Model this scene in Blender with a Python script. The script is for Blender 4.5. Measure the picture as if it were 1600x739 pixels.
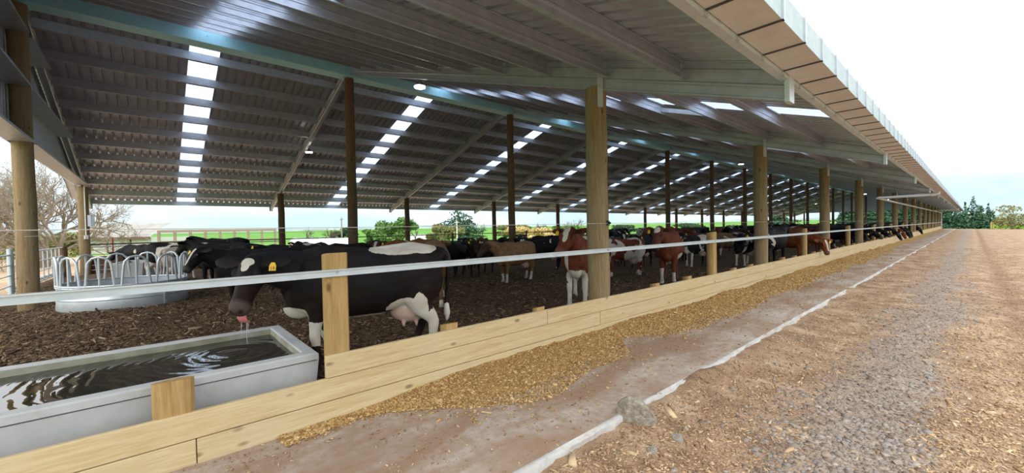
import bpy, bmesh, math, random
import numpy as np
from mathutils import Vector, Matrix

S = bpy.context.scene
for o in list(bpy.data.objects):
    bpy.data.objects.remove(o)
COL = S.collection
RNG = np.random.default_rng(7)
random.seed(7)

# ------------------------------------------------------------------ camera
FPX, EYE = 634.78, 1.70
CF = np.array([-0.74951592, 0.66170692, -0.01923089])
CR = np.array([0.66198438, 0.7492676, -0.01935838])
CU = np.array([-0.00159951, 0.02723996, 0.99962764])
camd = bpy.data.cameras.new('camera')
camd.sensor_fit = 'HORIZONTAL'
camd.sensor_width = 36.0
camd.lens = FPX / 1600 * 36
camd.clip_start = 0.05
camd.clip_end = 6000
cam = bpy.data.objects.new('camera', camd)
COL.objects.link(cam)
M = Matrix(((CR[0], CU[0], -CF[0], 0), (CR[1], CU[1], -CF[1], 0), (CR[2], CU[2], -CF[2], EYE), (0, 0, 0, 1)))
cam.matrix_world = M
S.camera = cam

# ------------------------------------------------------------------ world (overcast sky), soft sun behind cloud, exposure
W = bpy.data.worlds.new('overcast_sky')
S.world = W
W.use_nodes = True
wn, wl = W.node_tree.nodes, W.node_tree.links
wn.clear()
wo = wn.new('ShaderNodeOutputWorld')
wb = wn.new('ShaderNodeBackground')
tc = wn.new('ShaderNodeTexCoord')
sx = wn.new('ShaderNodeSeparateXYZ')
rp = wn.new('ShaderNodeValToRGB')
rp.color_ramp.elements[0].position = 0.06
rp.color_ramp.elements[0].color = (0.34, 0.455, 0.52, 1)
rp.color_ramp.elements[1].position = 0.34
rp.color_ramp.elements[1].color = (1.0, 1.0, 1.0, 1)
ns = wn.new('ShaderNodeTexNoise')
ns.inputs['Scale'].default_value = 3.0
ns.inputs['Detail'].default_value = 5
mp = wn.new('ShaderNodeMapping')
mp.inputs['Scale'].default_value = (1, 1, 4)
md = wn.new('ShaderNodeMath'); md.operation = 'MULTIPLY_ADD'
md.inputs[1].default_value = 0.35; md.inputs[2].default_value = -0.13
ad = wn.new('ShaderNodeMath'); ad.operation = 'ADD'
wl.new(tc.outputs['Generated'], sx.inputs[0])
wl.new(tc.outputs['Generated'], mp.inputs[0])
wl.new(mp.outputs[0], ns.inputs['Vector'])
wl.new(ns.outputs['Fac'], md.inputs[0])
wl.new(sx.outputs['Z'], ad.inputs[0])
wl.new(md.outputs[0], ad.inputs[1])
wl.new(ad.outputs[0], rp.inputs[0])
wl.new(rp.outputs[0], wb.inputs['Color'])
wb.inputs['Strength'].default_value = 1.35
wl.new(wb.outputs[0], wo.inputs['Surface'])

sund = bpy.data.lights.new('sun_behind_cloud', 'SUN')
sund.energy = 0.9
sund.angle = math.radians(60)
sund.color = (1.0, 0.96, 0.9)
sun = bpy.data.objects.new('sun_behind_cloud', sund)
sun.rotation_euler = (math.radians(38), math.radians(18), 0)
COL.objects.link(sun)

vs = S.view_settings
vs.view_transform = 'Standard'
vs.look = 'None'
vs.gamma = 1.0
vs.use_curve_mapping = False
vs.exposure = 0.74


def at(u, v, D):
    """pixel of the 1600x739 frame + depth along the view axis -> world point"""
    return np.array([0, 0, EYE]) + D * (CF + CR * (u - 800) / FPX - CU * (v - 369.5) / FPX)


def hor(u):
    return 369.5 + (CF[2] + CR[2] * (u - 800) / FPX) / CU[2] * FPX


def onz(u, v, z):
    d = CF + CR * (u - 800) / FPX - CU * (v - 369.5) / FPX
    return np.array([0, 0, EYE]) + d * (z - EYE) / d[2]


# ------------------------------------------------------------------ generic helpers
def tag(o, label=None, cat=None, group=None, kind=None):
    if label: o['label'] = label
    if cat: o['category'] = cat
    if group: o['group'] = group
    if kind: o['kind'] = kind
    return o


def empty(name, loc=(0, 0, 0), rz=0.0, parent=None):
    o = bpy.data.objects.new(name, None)
    o.location = loc
    o.rotation_euler = (0, 0, rz)
    o.empty_display_size = 0.1
    COL.objects.link(o)
    if parent: o.parent = parent
    return o


def place(name, me, parent=None, loc=(0, 0, 0), rot=(0, 0, 0), scale=None):
    o = bpy.data.objects.new(name, me)
    o.location = loc
    o.rotation_euler = rot
    if scale is not None: o.scale = scale
    COL.objects.link(o)
    if parent: o.parent = parent
    return o


def copy_tree(o, parent=None):
    c = o.copy()
    COL.objects.link(c)
    c.parent = parent
    for ch in [k for k in bpy.data.objects if k.parent == o]:
        copy_tree(ch, c)
    return c


class MB:
    """collects simple solids into one mesh"""
    def __init__(self):
        self.v, self.f = [], []

    def add(self, verts, faces):
        n = len(self.v)
        self.v += [tuple(float(c) for c in p) for p in verts]
        self.f += [tuple(n + i for i in f) for f in faces]
        return self

    def box(self, x0, x1, y0, y1, z0, z1):
        return self.add([(x0, y0, z0), (x1, y0, z0), (x1, y1, z0), (x0, y1, z0), (x0, y0, z1), (x1, y0, z1), (x1, y1, z1), (x0, y1, z1)],
                        [(3, 2, 1, 0), (4, 5, 6, 7), (0, 1, 5, 4), (1, 2, 6, 5), (2, 3, 7, 6), (3, 0, 4, 7)])

    def cbox(self, x0, x1, y0, y1, z0, z1, c=0.01):
        """box chamfered along all edges"""
        bm = bmesh.new()
        bmesh.ops.create_cube(bm, size=1)
        for v in bm.verts:
            v.co = Vector(((x0 + x1) / 2 + v.co.x * (x1 - x0), (y0 + y1) / 2 + v.co.y * (y1 - y0), (z0 + z1) / 2 + v.co.z * (z1 - z0)))
        bmesh.ops.bevel(bm, geom=list(bm.edges), offset=c, segments=1, affect='EDGES')
        bm.verts.index_update()
        self.add([v.co for v in bm.verts], [[v.index for v in f.verts] for f in bm.faces])
        bm.free()
        return self

    def extrude(self, prof, a, b, fn):
        """closed 2-D profile -> solid between parameter a and b; fn((p,q),t)->xyz"""
        n = len(prof)
        vs_ = [fn(p, a) for p in prof] + [fn(p, b) for p in prof]
        fs = [(i, (i + 1) % n, n + (i + 1) % n, n + i) for i in range(n)]
        fs += [tuple(range(n - 1, -1, -1)), tuple(range(n, 2 * n))]
        return self.add(vs_, fs)

    def tube(self, pts, rad, n=8, cap=True):
        pts = [Vector(p) for p in pts]
        if not hasattr(rad, '__len__'): rad = [rad] * len(pts)
        rings = []
        side = None
        for i, p in enumerate(pts):
            t = (pts[min(i + 1, len(pts) - 1)] - pts[max(i - 1, 0)]).normalized()
            if side is None:
                side = t.cross(Vector((0, 0, 1)))
                if side.length < 0.05: side = t.cross(Vector((1, 0, 0)))
            side = (side - t * side.dot(t)).normalized()
            up = side.cross(t)
            rings.append([p + (side * math.cos(2 * math.pi * k / n) + up * math.sin(2 * math.pi * k / n)) * rad[i] for k in range(n)])
        vs_ = [q for r in rings for q in r]
        fs = []
        for i in range(len(rings) - 1):
            for k in range(n):
                fs.append((i * n + k, i * n + (k + 1) % n, (i + 1) * n + (k + 1) % n, (i + 1) * n + k))
        if cap:
            fs.append(tuple(range(n)))
            fs.append(tuple((len(rings) - 1) * n + k for k in range(n - 1, -1, -1)))
        return self.add(vs_, fs)

    def mesh(self, name, mat, smooth=False, fix=True):
        me = bpy.data.meshes.new(name)
        me.from_pydata(self.v, [], self.f)
        if fix:
            bm = bmesh.new(); bm.from_mesh(me)
            bmesh.ops.recalc_face_normals(bm, faces=list(bm.faces))
            bm.to_mesh(me); bm.free()
        if mat: me.materials.append(mat)
        if smooth:
            me.polygons.foreach_set('use_smooth', [True] * len(me.polygons))
            if smooth != 'all':
                try: me.set_sharp_from_angle(angle=math.radians(40))
                except Exception: pass
        return me

    def build(self, name, mat, parent=None, loc=(0, 0, 0), rot=(0, 0, 0), smooth=False):
        return place(name, self.mesh(name, mat, smooth), parent, loc, rot)


def raw_mesh(name, V, Fc, mat, smooth=False, attr=None):
    """fast mesh from numpy arrays; faces all of one size"""
    V = np.asarray(V, np.float32); Fc = np.asarray(Fc, np.int32)
    me = bpy.data.meshes.new(name)
    me.vertices.add(len(V)); me.vertices.foreach_set('co', V.ravel())
    k = Fc.shape[1]
    me.loops.add(Fc.size); me.loops.foreach_set('vertex_index', Fc.ravel())
    me.polygons.add(len(Fc)); me.polygons.foreach_set('loop_start', np.arange(0, Fc.size, k, dtype=np.int32))
    if smooth: me.polygons.foreach_set('use_smooth', np.ones(len(Fc), bool))
    me.update(calc_edges=True)
    if attr:
        for nm, arr in attr.items():
            a = me.attributes.new(nm, 'FLOAT', 'POINT'); a.data.foreach_set('value', np.asarray(arr, np.float32))
    if mat: me.materials.append(mat)
    return me


def vnoise(x, y, seed=0):
    """numpy value noise 0..1"""
    x = np.asarray(x, float); y = np.asarray(y, float)
    xi = np.floor(x).astype(np.int64); yi = np.floor(y).astype(np.int64)
    fx = x - xi; fy = y - yi
    fx = fx * fx * (3 - 2 * fx); fy = fy * fy * (3 - 2 * fy)

    def h(a, b):
        n = (a * 374761393 + b * 668265263 + seed * 974711) & 0x7fffffff
        n = ((n ^ (n >> 13)) * 1274126177) & 0x7fffffff
        return ((n ^ (n >> 16)) & 0xffff) / 65535.0
    return (h(xi, yi) * (1 - fx) + h(xi + 1, yi) * fx) * (1 - fy) + (h(xi, yi + 1) * (1 - fx) + h(xi + 1, yi + 1) * fx) * fy


def fbm(x, y, seed=0, octs=4):
    s, a, t = 0, 0.5, 0
    for k in range(octs):
        s = s + a * vnoise(np.asarray(x) * 2 ** k, np.asarray(y) * 2 ** k, seed + 17 * k); t += a; a *= 0.5
    return s / t


def grid_mesh(name, xs, ys, zf, mat, smooth=True):
    X, Y = np.meshgrid(xs, ys)
    Z = zf(X, Y)
    V = np.stack([X, Y, Z], -1).reshape(-1, 3)
    nx, ny = len(xs), len(ys)
    i = np.arange(nx * ny).reshape(ny, nx)
    Fc = np.stack([i[:-1, :-1], i[:-1, 1:], i[1:, 1:], i[1:, :-1]], -1).reshape(-1, 4)
    return raw_mesh(name, V, Fc, mat, smooth)


BOXV = np.array([(-1, -1, -1), (1, -1, -1), (1, 1, -1), (-1, 1, -1), (-1, -1, 1), (1, -1, 1), (1, 1, 1), (-1, 1, 1)], float) * 0.5
BOXT = np.array([(3, 2, 1, 0), (4, 5, 6, 7), (0, 1, 5, 4), (1, 2, 6, 5), (2, 3, 7, 6), (3, 0, 4, 7)])


def scatter(name, P, size, mat, tilt=0.25, jit=0.0, rng=RNG):
    """many small solids as ONE mesh: P (n,3), size (n,3)"""
    n = len(P)
    V = np.repeat(BOXV[None], n, 0)
    if jit: V = V * (1 + rng.uniform(-jit, jit * .3, V.shape))
    else:
        V[:, :, 1] *= np.where(V[:, :, 0] > 0, rng.uniform(.3, 1, (n, 1)), 1)
    V = V * size[:, None, :]
    a = rng.uniform(0, 2 * math.pi, n); b = rng.normal(0, tilt, n); c = rng.normal(0, tilt, n)

    def rot(V, i, j, t):
        ct, st = np.cos(t)[:, None], np.sin(t)[:, None]
        A, B = V[:, :, i].copy(), V[:, :, j].copy()
        V[:, :, i] = A * ct - B * st; V[:, :, j] = A * st + B * ct
    rot(V, 0, 2, b); rot(V, 1, 2, c); rot(V, 0, 1, a)
    V = V + P[:, None, :]
    Fc = (BOXT[None] + (np.arange(n) * 8)[:, None, None]).reshape(-1, 4)
    tint = np.repeat(rng.uniform(0, 1, n), 8)
    return raw_mesh(name, V.reshape(-1, 3), Fc, mat, False, {'tint': tint})

# ------------------------------------------------------------------ materials
class G:
    def __init__(self, name, rough=0.7, metal=0.0, spec=0.5):
        self.m = bpy.data.materials.new(name)
        self.m.use_nodes = True
        self.n = self.m.node_tree.nodes; self.l = self.m.node_tree.links
        self.b = self.n['Principled BSDF']
        self.b.inputs['Roughness'].default_value = rough
        self.b.inputs['Metallic'].default_value = metal
        self.b.inputs['Specular IOR Level'].default_value = spec
        self._o = None

    def obj(self, scale=(1, 1, 1), loc=(0, 0, 0), rot=(0, 0, 0)):
        t = self.n.new('ShaderNodeTexCoord'); m = self.n.new('ShaderNodeMapping')
        m.inputs['Scale'].default_value = scale; m.inputs['Location'].default_value = loc; m.inputs['Rotation'].default_value = rot
        self.l.new(t.outputs['Object'], m.inputs[0])
        return m.outputs[0]

    def pos(self):
        return self.n.new('ShaderNodeNewGeometry').outputs['Position']

    def mapv(self, vec, scale=(1, 1, 1)):
        m = self.n.new('ShaderNodeMapping'); m.inputs['Scale'].default_value = scale
        self.l.new(vec, m.inputs[0]); return m.outputs[0]

    def noise(self, vec, scale, detail=4, rough=.55, dist=0):
        t = self.n.new('ShaderNodeTexNoise')
        t.inputs['Scale'].default_value = scale; t.inputs['Detail'].default_value = detail
        t.inputs['Roughness'].default_value = rough; t.inputs['Distortion'].default_value = dist
        self.l.new(vec, t.inputs['Vector']); return t.outputs['Fac']

    def voro(self, vec, scale, out='Distance', feat='F1'):
        t = self.n.new('ShaderNodeTexVoronoi'); t.feature = feat
        t.inputs['Scale'].default_value = scale; self.l.new(vec, t.inputs['Vector']); return t.outputs[out]

    def ramp(self, fac, stops):
        r = self.n.new('ShaderNodeValToRGB'); e = r.color_ramp.elements
        while len(e) < len(stops): e.new(0.5)
        for k, (p, c) in enumerate(stops):
            e[k].position = p
            e[k].color = (c[0], c[1], c[2], 1) if hasattr(c, '__len__') else (c, c, c, 1)
        self.l.new(fac, r.inputs[0]); return r.outputs[0]

    def mix(self, fac, a, b, mode='MIX'):
        x = self.n.new('ShaderNodeMix'); x.data_type = 'RGBA'; x.blend_type = mode
        for s, v in ((x.inputs[0], fac), (x.inputs[6], a), (x.inputs[7], b)):
            if hasattr(v, 'links'): self.l.new(v, s)
            elif hasattr(v, '__len__'): s.default_value = (v[0], v[1], v[2], 1)
            else: s.default_value = v
        return x.outputs[2]

    def math(self, op, a, b=0.0, c=None, clamp=False):
        x = self.n.new('ShaderNodeMath'); x.operation = op; x.use_clamp = clamp
        for k, v in enumerate((a, b, c)):
            if v is None: continue
            if hasattr(v, 'links'): self.l.new(v, x.inputs[k])
            else: x.inputs[k].default_value = v
        return x.outputs[0]

    def attr(self, name, typ='GEOMETRY', out='Fac'):
        a = self.n.new('ShaderNodeAttribute'); a.attribute_type = typ; a.attribute_name = name
        return a.outputs[out]

    def sep(self, vec):
        s = self.n.new('ShaderNodeSeparateXYZ'); self.l.new(vec, s.inputs[0]); return s.outputs

    def base(self, c):
        if hasattr(c, 'links'): self.l.new(c, self.b.inputs['Base Color'])
        else: self.b.inputs['Base Color'].default_value = (c[0], c[1], c[2], 1)
        return self

    def rough(self, s): self.l.new(s, self.b.inputs['Roughness']); return self

    def bump(self, h, strength=.3, dist=.02):
        b = self.n.new('ShaderNodeBump'); b.inputs['Strength'].default_value = strength; b.inputs['Distance'].default_value = dist
        self.l.new(h, b.inputs['Height']); self.l.new(b.outputs[0], self.b.inputs['Normal']); return self

    def rnd(self):
        return self.n.new('ShaderNodeObjectInfo').outputs['Random']


MT = {}


def m_galv(name, c1, c2, rough=.38, metal=.75, bump=0.0):
    g = G(name, rough, metal)
    v = g.obj()
    n = g.noise(v, 6, 5, .6)
    g.base(g.ramp(n, [(.3, c1), (.7, c2)]))
    g.rough(g.ramp(g.noise(v, 14, 3), [(.3, rough - .08), (.7, rough + .1)]))
    MT[name] = g.m
    return g


m_galv('galvanised_steel', (.43, .455, .52), (.55, .575, .64), .38, .5)
m_galv('galvanised_blue', (.38, .78, .95), (.46, .84, .98), .45, .05)
m_galv('galvanised_rail', (.56, .62, .66), (.68, .74, .78), .4, .45)
m_galv('zinc_sheet', (.45, .48, .55), (.57, .60, .67), .38, .5)
m_galv('zinc_gutter', (.62, .58, .56), (.72, .68, .65), .5, .3)
m_galv('gutter_face', (.36, .47, .51), (.44, .55, .59), .5, .1)
m_galv('cladding', (.56, .60, .70), (.66, .70, .80), .5, .2)
g = G('dark_steel', .5, .6); g.base((.08, .08, .09)); MT['dark_steel'] = g.m
g = G('white_pvc', .35); g.base((.78, .79, .80)); MT['white_pvc'] = g.m
g = G('black_plastic', .4); g.base((.02, .02, .022)); MT['black_plastic'] = g.m

# translucent skylight sheet
g = G('skylight_sheet', .5)
g.n.remove(g.b)
tr = g.n.new('ShaderNodeBsdfTranslucent'); tr.inputs[0].default_value = (.70, .82, 1.0, 1)
tp = g.n.new('ShaderNodeBsdfTransparent'); tp.inputs[0].default_value = (.72, .84, 1.0, 1)
gl = g.n.new('ShaderNodeBsdfGlossy'); gl.inputs['Roughness'].default_value = .25; gl.inputs[0].default_value = (.8, .85, .9, 1)
m1 = g.n.new('ShaderNodeMixShader'); m1.inputs[0].default_value = .45
m2 = g.n.new('ShaderNodeMixShader'); m2.inputs[0].default_value = .07
g.l.new(tr.outputs[0], m1.inputs[1]); g.l.new(tp.outputs[0], m1.inputs[2])
g.l.new(m1.outputs[0], m2.inputs[1]); g.l.new(gl.outputs[0], m2.inputs[2])
g.l.new(m2.outputs[0], g.n['Material Output'].inputs[0])
MT['skylight_sheet'] = g.m


def m_timber(name, dark, mid, light, axis, knots=True, rough=.75, stain=None):
    """grain runs along the local axis"""
    g = G(name, rough, 0, .3)
    sc = [9, 9, 9]; sc[axis] = .55
    rn = g.math('MULTIPLY', g.rnd(), 37.0)
    t = g.n.new('ShaderNodeTexCoord')
    ad = g.n.new('ShaderNodeVectorMath'); ad.operation = 'ADD'
    g.l.new(t.outputs['Object'], ad.inputs[0]); g.l.new(rn, ad.inputs[1])
    v = ad.outputs[0]
    grain = g.noise(g.mapv(v, sc), 2.2, 6, .65, .6)
    col = g.ramp(grain, [(.30, dark), (.5, mid), (.72, light)])
    fine = g.noise(g.mapv(v, [s * 5 for s in sc]), 2, 3)
    col = g.mix(.35, col, g.ramp(fine, [(.35, dark), (.65, light)]))
    big = g.noise(v, 1.3, 3)
    col = g.mix(g.ramp(big, [(.45, 0.0), (.75, .45)]), col, stain or mid)
    if knots:
        ks = [5, 5, 5]; ks[axis] = 2.2
        d = g.voro(g.mapv(v, ks), 1.0)
        col = g.mix(g.ramp(d, [(.06, .85), (.13, 0.0)]), col, tuple(c * .45 for c in dark))
    g.base(col).bump(grain, .25, .01)
    MT[name] = g.m


m_timber('pine_board', (.50, .36, .18), (.62, .48, .26), (.73, .60, .38), 1, True, .7, (.60, .53, .36))
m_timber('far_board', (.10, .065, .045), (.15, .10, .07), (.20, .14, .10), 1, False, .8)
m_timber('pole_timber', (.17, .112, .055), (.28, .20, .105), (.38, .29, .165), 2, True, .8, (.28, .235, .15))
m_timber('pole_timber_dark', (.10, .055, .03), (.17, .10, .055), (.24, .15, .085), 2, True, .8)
m_timber('post_timber', (.30, .17, .055), (.48, .31, .12), (.58, .40, .18), 2, True, .75, (.30, .22, .10))

# concrete
g = G('concrete', .85, 0, .3)
v = g.pos()
c = g.ramp(g.noise(v, 2.0, 6, .6), [(.3, (.42, .44, .45)), (.7, (.58, .60, .61))])
c = g.mix(g.ramp(g.noise(v, 9, 4), [(.55, 0.0), (.8, .35)]), c, (.34, .33, .27))
g.base(c).bump(g.noise(v, 40, 4), .15, .01)
MT['concrete'] = g.m
g = G('trough_rim_inner', .8, 0, .3)
v = g.pos()
g.base(g.ramp(g.noise(v, 5, 5), [(.3, (.24, .24, .15)), (.7, (.44, .44, .36))]))
MT['trough_algae'] = g.m

g = G('lane_concrete', .9, 0, .25)
v = g.pos()
c = g.ramp(g.noise(v, 1.3, 6, .62), [(.32, (.38, .33, .285)), (.68, (.56, .51, .46))])
dust = g.noise(g.mapv(v, (1.1, .45, 1)), 1.4, 7, .65, .4)
c = g.mix(g.ramp(dust, [(.40, 0.0), (.58, .8)]), c, (.29, .175, .105))
c = g.mix(g.ramp(g.noise(v, 11, 6, .75), [(.45, 0.0), (.62, .55)]), c, (.30, .19, .115))
c = g.mix(g.ramp(g.noise(v, 70, 4, .7), [(.56, 0.0), (.68, .6)]), c, (.40, .27, .15))
g.base(c).bump(g.noise(v, 60, 4), .2, .008)
MT['lane_concrete'] = g.m
g = G('kerb_concrete', .9, 0, .25)
v = g.pos()
c = g.ramp(g.noise(v, 3.0, 6, .65), [(.3, (.40, .39, .37)), (.65, (.60, .60, .59))])
c = g.mix(g.ramp(g.noise(v, 6, 5), [(.52, 0.0), (.68, .6)]), c, (.36, .27, .19))
g.base(c).bump(g.noise(v, 30, 5), .4, .015)
MT['kerb_concrete'] = g.m

# ground stuffs
g = G('gravel_ground', .95, 0, .2)
v = g.pos()
sp = g.sep(v)
bx = g.math('ADD', sp[0], g.math('MULTIPLY_ADD', g.noise(g.mapv(v, (.5, .25, 1)), 1.0, 4, .6), 1.0, -.5))
band = g.math('SUBTRACT', 1.0, g.math('ABSOLUTE', g.math('DIVIDE', g.math('ADD', bx, .55), .75)))
rut = g.math('ADD', g.math('MULTIPLY', band, .35), g.math('MULTIPLY', g.noise(g.mapv(v, (1, .3, 1)), 2.0, 5, .62), .7))
tread = g.math('SUBTRACT', 1.0, g.math('ABSOLUTE', g.math('DIVIDE', g.math('SUBTRACT', sp[0], .55), .3)), clamp=True)
c = g.ramp(g.noise(v, 2.2, 7, .68), [(.3, (.16, .098, .06)), (.5, (.33, .22, .14)), (.7, (.50, .38, .27))])
c = g.mix(g.ramp(rut, [(.42, 0.0), (.62, .7)]), c, g.ramp(g.voro(v, 34, 'Color'), [(.1, (.15, .125, .11)), (.5, (.27, .235, .21)), (.9, (.38, .34, .31))]))
c = g.mix(g.ramp(g.voro(v, 60), [(.1, .55), (.4, 0.0)]), c, (.50, .37, .23))
c = g.mix(g.math('MULTIPLY', tread, .55), c, (.17, .105, .065))
g.base(c).bump(g.voro(v, 45), .6, .015)
MT['gravel_ground'] = g.m
g = G('wood_chip', .9, 0, .2)
g.base(g.ramp(g.attr('tint'), [(0, (.25, .15, .085)), (.5, (.42, .285, .165)), (1, (.64, .49, .31))])); MT['road_chip'] = g.m
g = G('feed_chip', .9, 0, .2)
g.base(g.ramp(g.attr('tint'), [(0, (.25, .135, .05)), (.5, (.50, .31, .12)), (1, (.72, .53, .27))])); MT['feed_chip'] = g.m
g = G('bedding_chip', .95, 0, .15)
g.base(g.ramp(g.attr('tint'), [(0, (.035, .024, .016)), (.45, (.095, .062, .038)), (.8, (.19, .128, .078)), (1, (.38, .28, .18))])); MT['bedding_chip'] = g.m
g = G('stone_small', .85, 0, .3)
g.base(g.ramp(g.attr('tint'), [(0, (.17, .125, .09)), (.4, (.25, .205, .17)), (.7, (.27, .255, .25)), (1, (.42, .36, .30))])); MT['stone_small'] = g.m
g = G('stone', .85, 0, .3)
v = g.obj()
g.base(g.mix(g.ramp(g.noise(v, 9, 5), [(.4, 0.0), (.65, .8)]), g.ramp(g.rnd(), [(0, (.20, .19, .19)), (.5, (.30, .285, .28)), (1, (.38, .33, .28))]), (.33, .22, .13)))
g.bump(g.noise(v, 14, 5), .5, .02); MT['stone'] = g.m
g = G('rock', .9, 0, .3)
v = g.obj()
g.base(g.ramp(g.noise(v, 7, 6, .65), [(.3, (.20, .165, .12)), (.5, (.33, .295, .24)), (.7, (.46, .43, .38))])).bump(g.noise(v, 12, 6), .7, .03); MT['rock'] = g.m
g = G('bedding', .95, 0, .15)
v = g.pos()
c = g.ramp(g.noise(v, 14, 7, .72), [(.32, (.035, .024, .016)), (.5, (.095, .062, .038)), (.68, (.18, .12, .072))])
c = g.mix(g.ramp(g.noise(v, .55, 4), [(.42, 0.0), (.62, .6)]), c, (.14, .095, .058))
g.base(c).bump(g.noise(v, 26, 6, .7), .9, .04); MT['bedding'] = g.m
g = G('feed', .95, 0, .15)
v = g.pos()
g.base(g.ramp(g.noise(v, 45, 5, .75), [(.3, (.22, .12, .045)), (.5, (.43, .265, .10)), (.7, (.60, .43, .20))])).bump(g.noise(v, 70, 4), .8, .02); MT['feed'] = g.m
g = G('yard_ground', .95, 0, .2)
v = g.pos()
g.base(g.ramp(g.noise(v, 1.2, 6, .65), [(.3, (.34, .22, .125)), (.55, (.50, .37, .24)), (.72, (.58, .50, .40))])); MT['yard_ground'] = g.m
g = G('grass', .95, 0, .1)
v = g.pos()
c = g.ramp(g.noise(v, .05, 5, .6), [(.35, (.085, .235, .032)), (.65, (.13, .33, .05))])
c = g.mix(.4, c, g.ramp(g.noise(v, 2.5, 5, .7), [(.3, (.06, .15, .03)), (.7, (.15, .33, .07))]))
g.base(c); MT['grass'] = g.m
g = G('hill', .95, 0, .1)
v = g.pos()
g.base(g.ramp(g.noise(g.mapv(v, (1, 1, 6)), .012, 6, .65), [(.35, (.20, .27, .27)), (.55, (.30, .38, .36)), (.7, (.38, .46, .36))])); MT['hill'] = g.m

# water
g = G('trough_water', .03, 0, .6)
v = g.pos()
wv = g.n.new('ShaderNodeTexWave'); wv.wave_type = 'RINGS'; wv.rings_direction = 'SPHERICAL'
wv.inputs['Scale'].default_value = 3.4; wv.inputs['Distortion'].default_value = 5; wv.inputs['Detail'].default_value = 2
mpp = g.n.new('ShaderNodeMapping'); mpp.inputs['Location'].default_value = (4.95, -.55, -.47)
g.l.new(v, mpp.inputs[0]); g.l.new(mpp.outputs[0], wv.inputs['Vector'])
h = g.math('ADD', g.math('MULTIPLY', wv.outputs['Fac'], .5), g.noise(v, 3.2, 3, .5, .6))
g.base((.025, .024, .018)).bump(h, .10, .03); MT['trough_water'] = g.m


def m_leaf(name, c0, c1):
    g = G(name, .7, 0, .2)
    g.base(g.ramp(g.attr('tint'), [(0, c0), (1, c1)])); MT[name] = g.m


m_leaf('leaf_dark', (.018, .045, .022), (.06, .12, .05))
m_leaf('leaf_pine', (.03, .075, .045), (.08, .16, .09))
m_leaf('leaf_green', (.06, .13, .03), (.18, .32, .08))
m_leaf('leaf_bright', (.16, .34, .02), (.38, .60, .08))
m_leaf('leaf_olive', (.14, .15, .05), (.30, .29, .12))
m_leaf('leaf_yellow', (.42, .32, .12), (.66, .52, .24))
g = G('bark', .9); g.base((.13, .10, .075)); MT['bark'] = g.m
g = G('bark_pale', .9); g.base((.30, .25, .19)); MT['bark_pale'] = g.m
g = G('lamp_glow', .4); g.base((1, 1, .95))
g.b.inputs['Emission Color'].default_value = (1, .97, .85, 1); g.b.inputs['Emission Strength'].default_value = 6; MT['lamp_glow'] = g.m
g = G('red_plastic', .5); g.base((.55, .06, .03)); MT['red_plastic'] = g.m
g = G('white_wall', .8); g.base((.62, .62, .58)); MT['white_wall'] = g.m
g = G('old_roof', .7, .1); v = g.obj(); g.base(g.ramp(g.noise(v, .8, 5), [(.3, (.30, .30, .28)), (.7, (.42, .42, .40))])); MT['old_roof'] = g.m
g = G('fascia', .7); g.base((.16, .07, .05)); MT['fascia'] = g.m
g = G('yard_rail', .8); g.base((.36, .26, .20)); MT['yard_rail'] = g.m
g = G('wire', .5, .3); g.base((.75, .74, .70)); MT['wire'] = g.m
g = G('ear_tag', .5); g.base((.85, .52, .02)); MT['ear_tag'] = g.m
g = G('tag_ink', .6); g.base((.03, .02, .01)); MT['tag_ink'] = g.m
g = G('tongue', .35, 0, .6); g.base((.62, .22, .20)); MT['tongue'] = g.m
g = G('eye', .08, 0, .8); g.base((.012, .008, .006)); MT['eye'] = g.m
g = G('drool', .05, 0, .6); g.base((.75, .76, .78)); g.b.inputs['Alpha'].default_value = .55; MT['drool'] = g.m

# cow coat: colours and markings are read from the animal's own properties and the mesh's zones
g = G('cow_coat', .6, 0, .18)
v = g.obj()
ad = g.n.new('ShaderNodeVectorMath'); ad.operation = 'ADD'
g.l.new(v, ad.inputs[0]); g.l.new(g.attr('seed', 'OBJECT', 'Fac'), ad.inputs[1])
sv = ad.outputs[0]
coat = g.attr('coat', 'OBJECT', 'Color')
coat2 = g.attr('coat_low', 'OBJECT', 'Color')
spz = g.sep(v)
col = g.mix(g.ramp(g.math('ADD', g.noise(sv, 2.0, 3), g.math('MULTIPLY', spz[2], -.22)), [(.22, 0.0), (.42, 1.0)]), coat, coat2)
col = g.mix(1.0, col, g.ramp(g.noise(sv, 7, 5, .7), [(.3, (.6, .6, .6)), (.7, (1.5, 1.42, 1.38))]), 'MULTIPLY')
col = g.mix(g.math('MULTIPLY', g.attr('head_zone'), g.attr('face_dark', 'OBJECT', 'Fac')), col, (.045, .033, .028))
hairs = g.noise(g.mapv(v, (14, 14, 40)), 4, 4, .7)
col = g.mix(.25, col, g.mix(hairs, (0, 0, 0), col), 'MIX')
white = g.mix(g.ramp(g.noise(v, 5, 5), [(.4, 0.0), (.75, .55)]), (.66, .62, .55), (.40, .31, .22))
edge = g.math('MULTIPLY_ADD', g.noise(sv, 16, 4, .7), .16, -.08)
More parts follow.
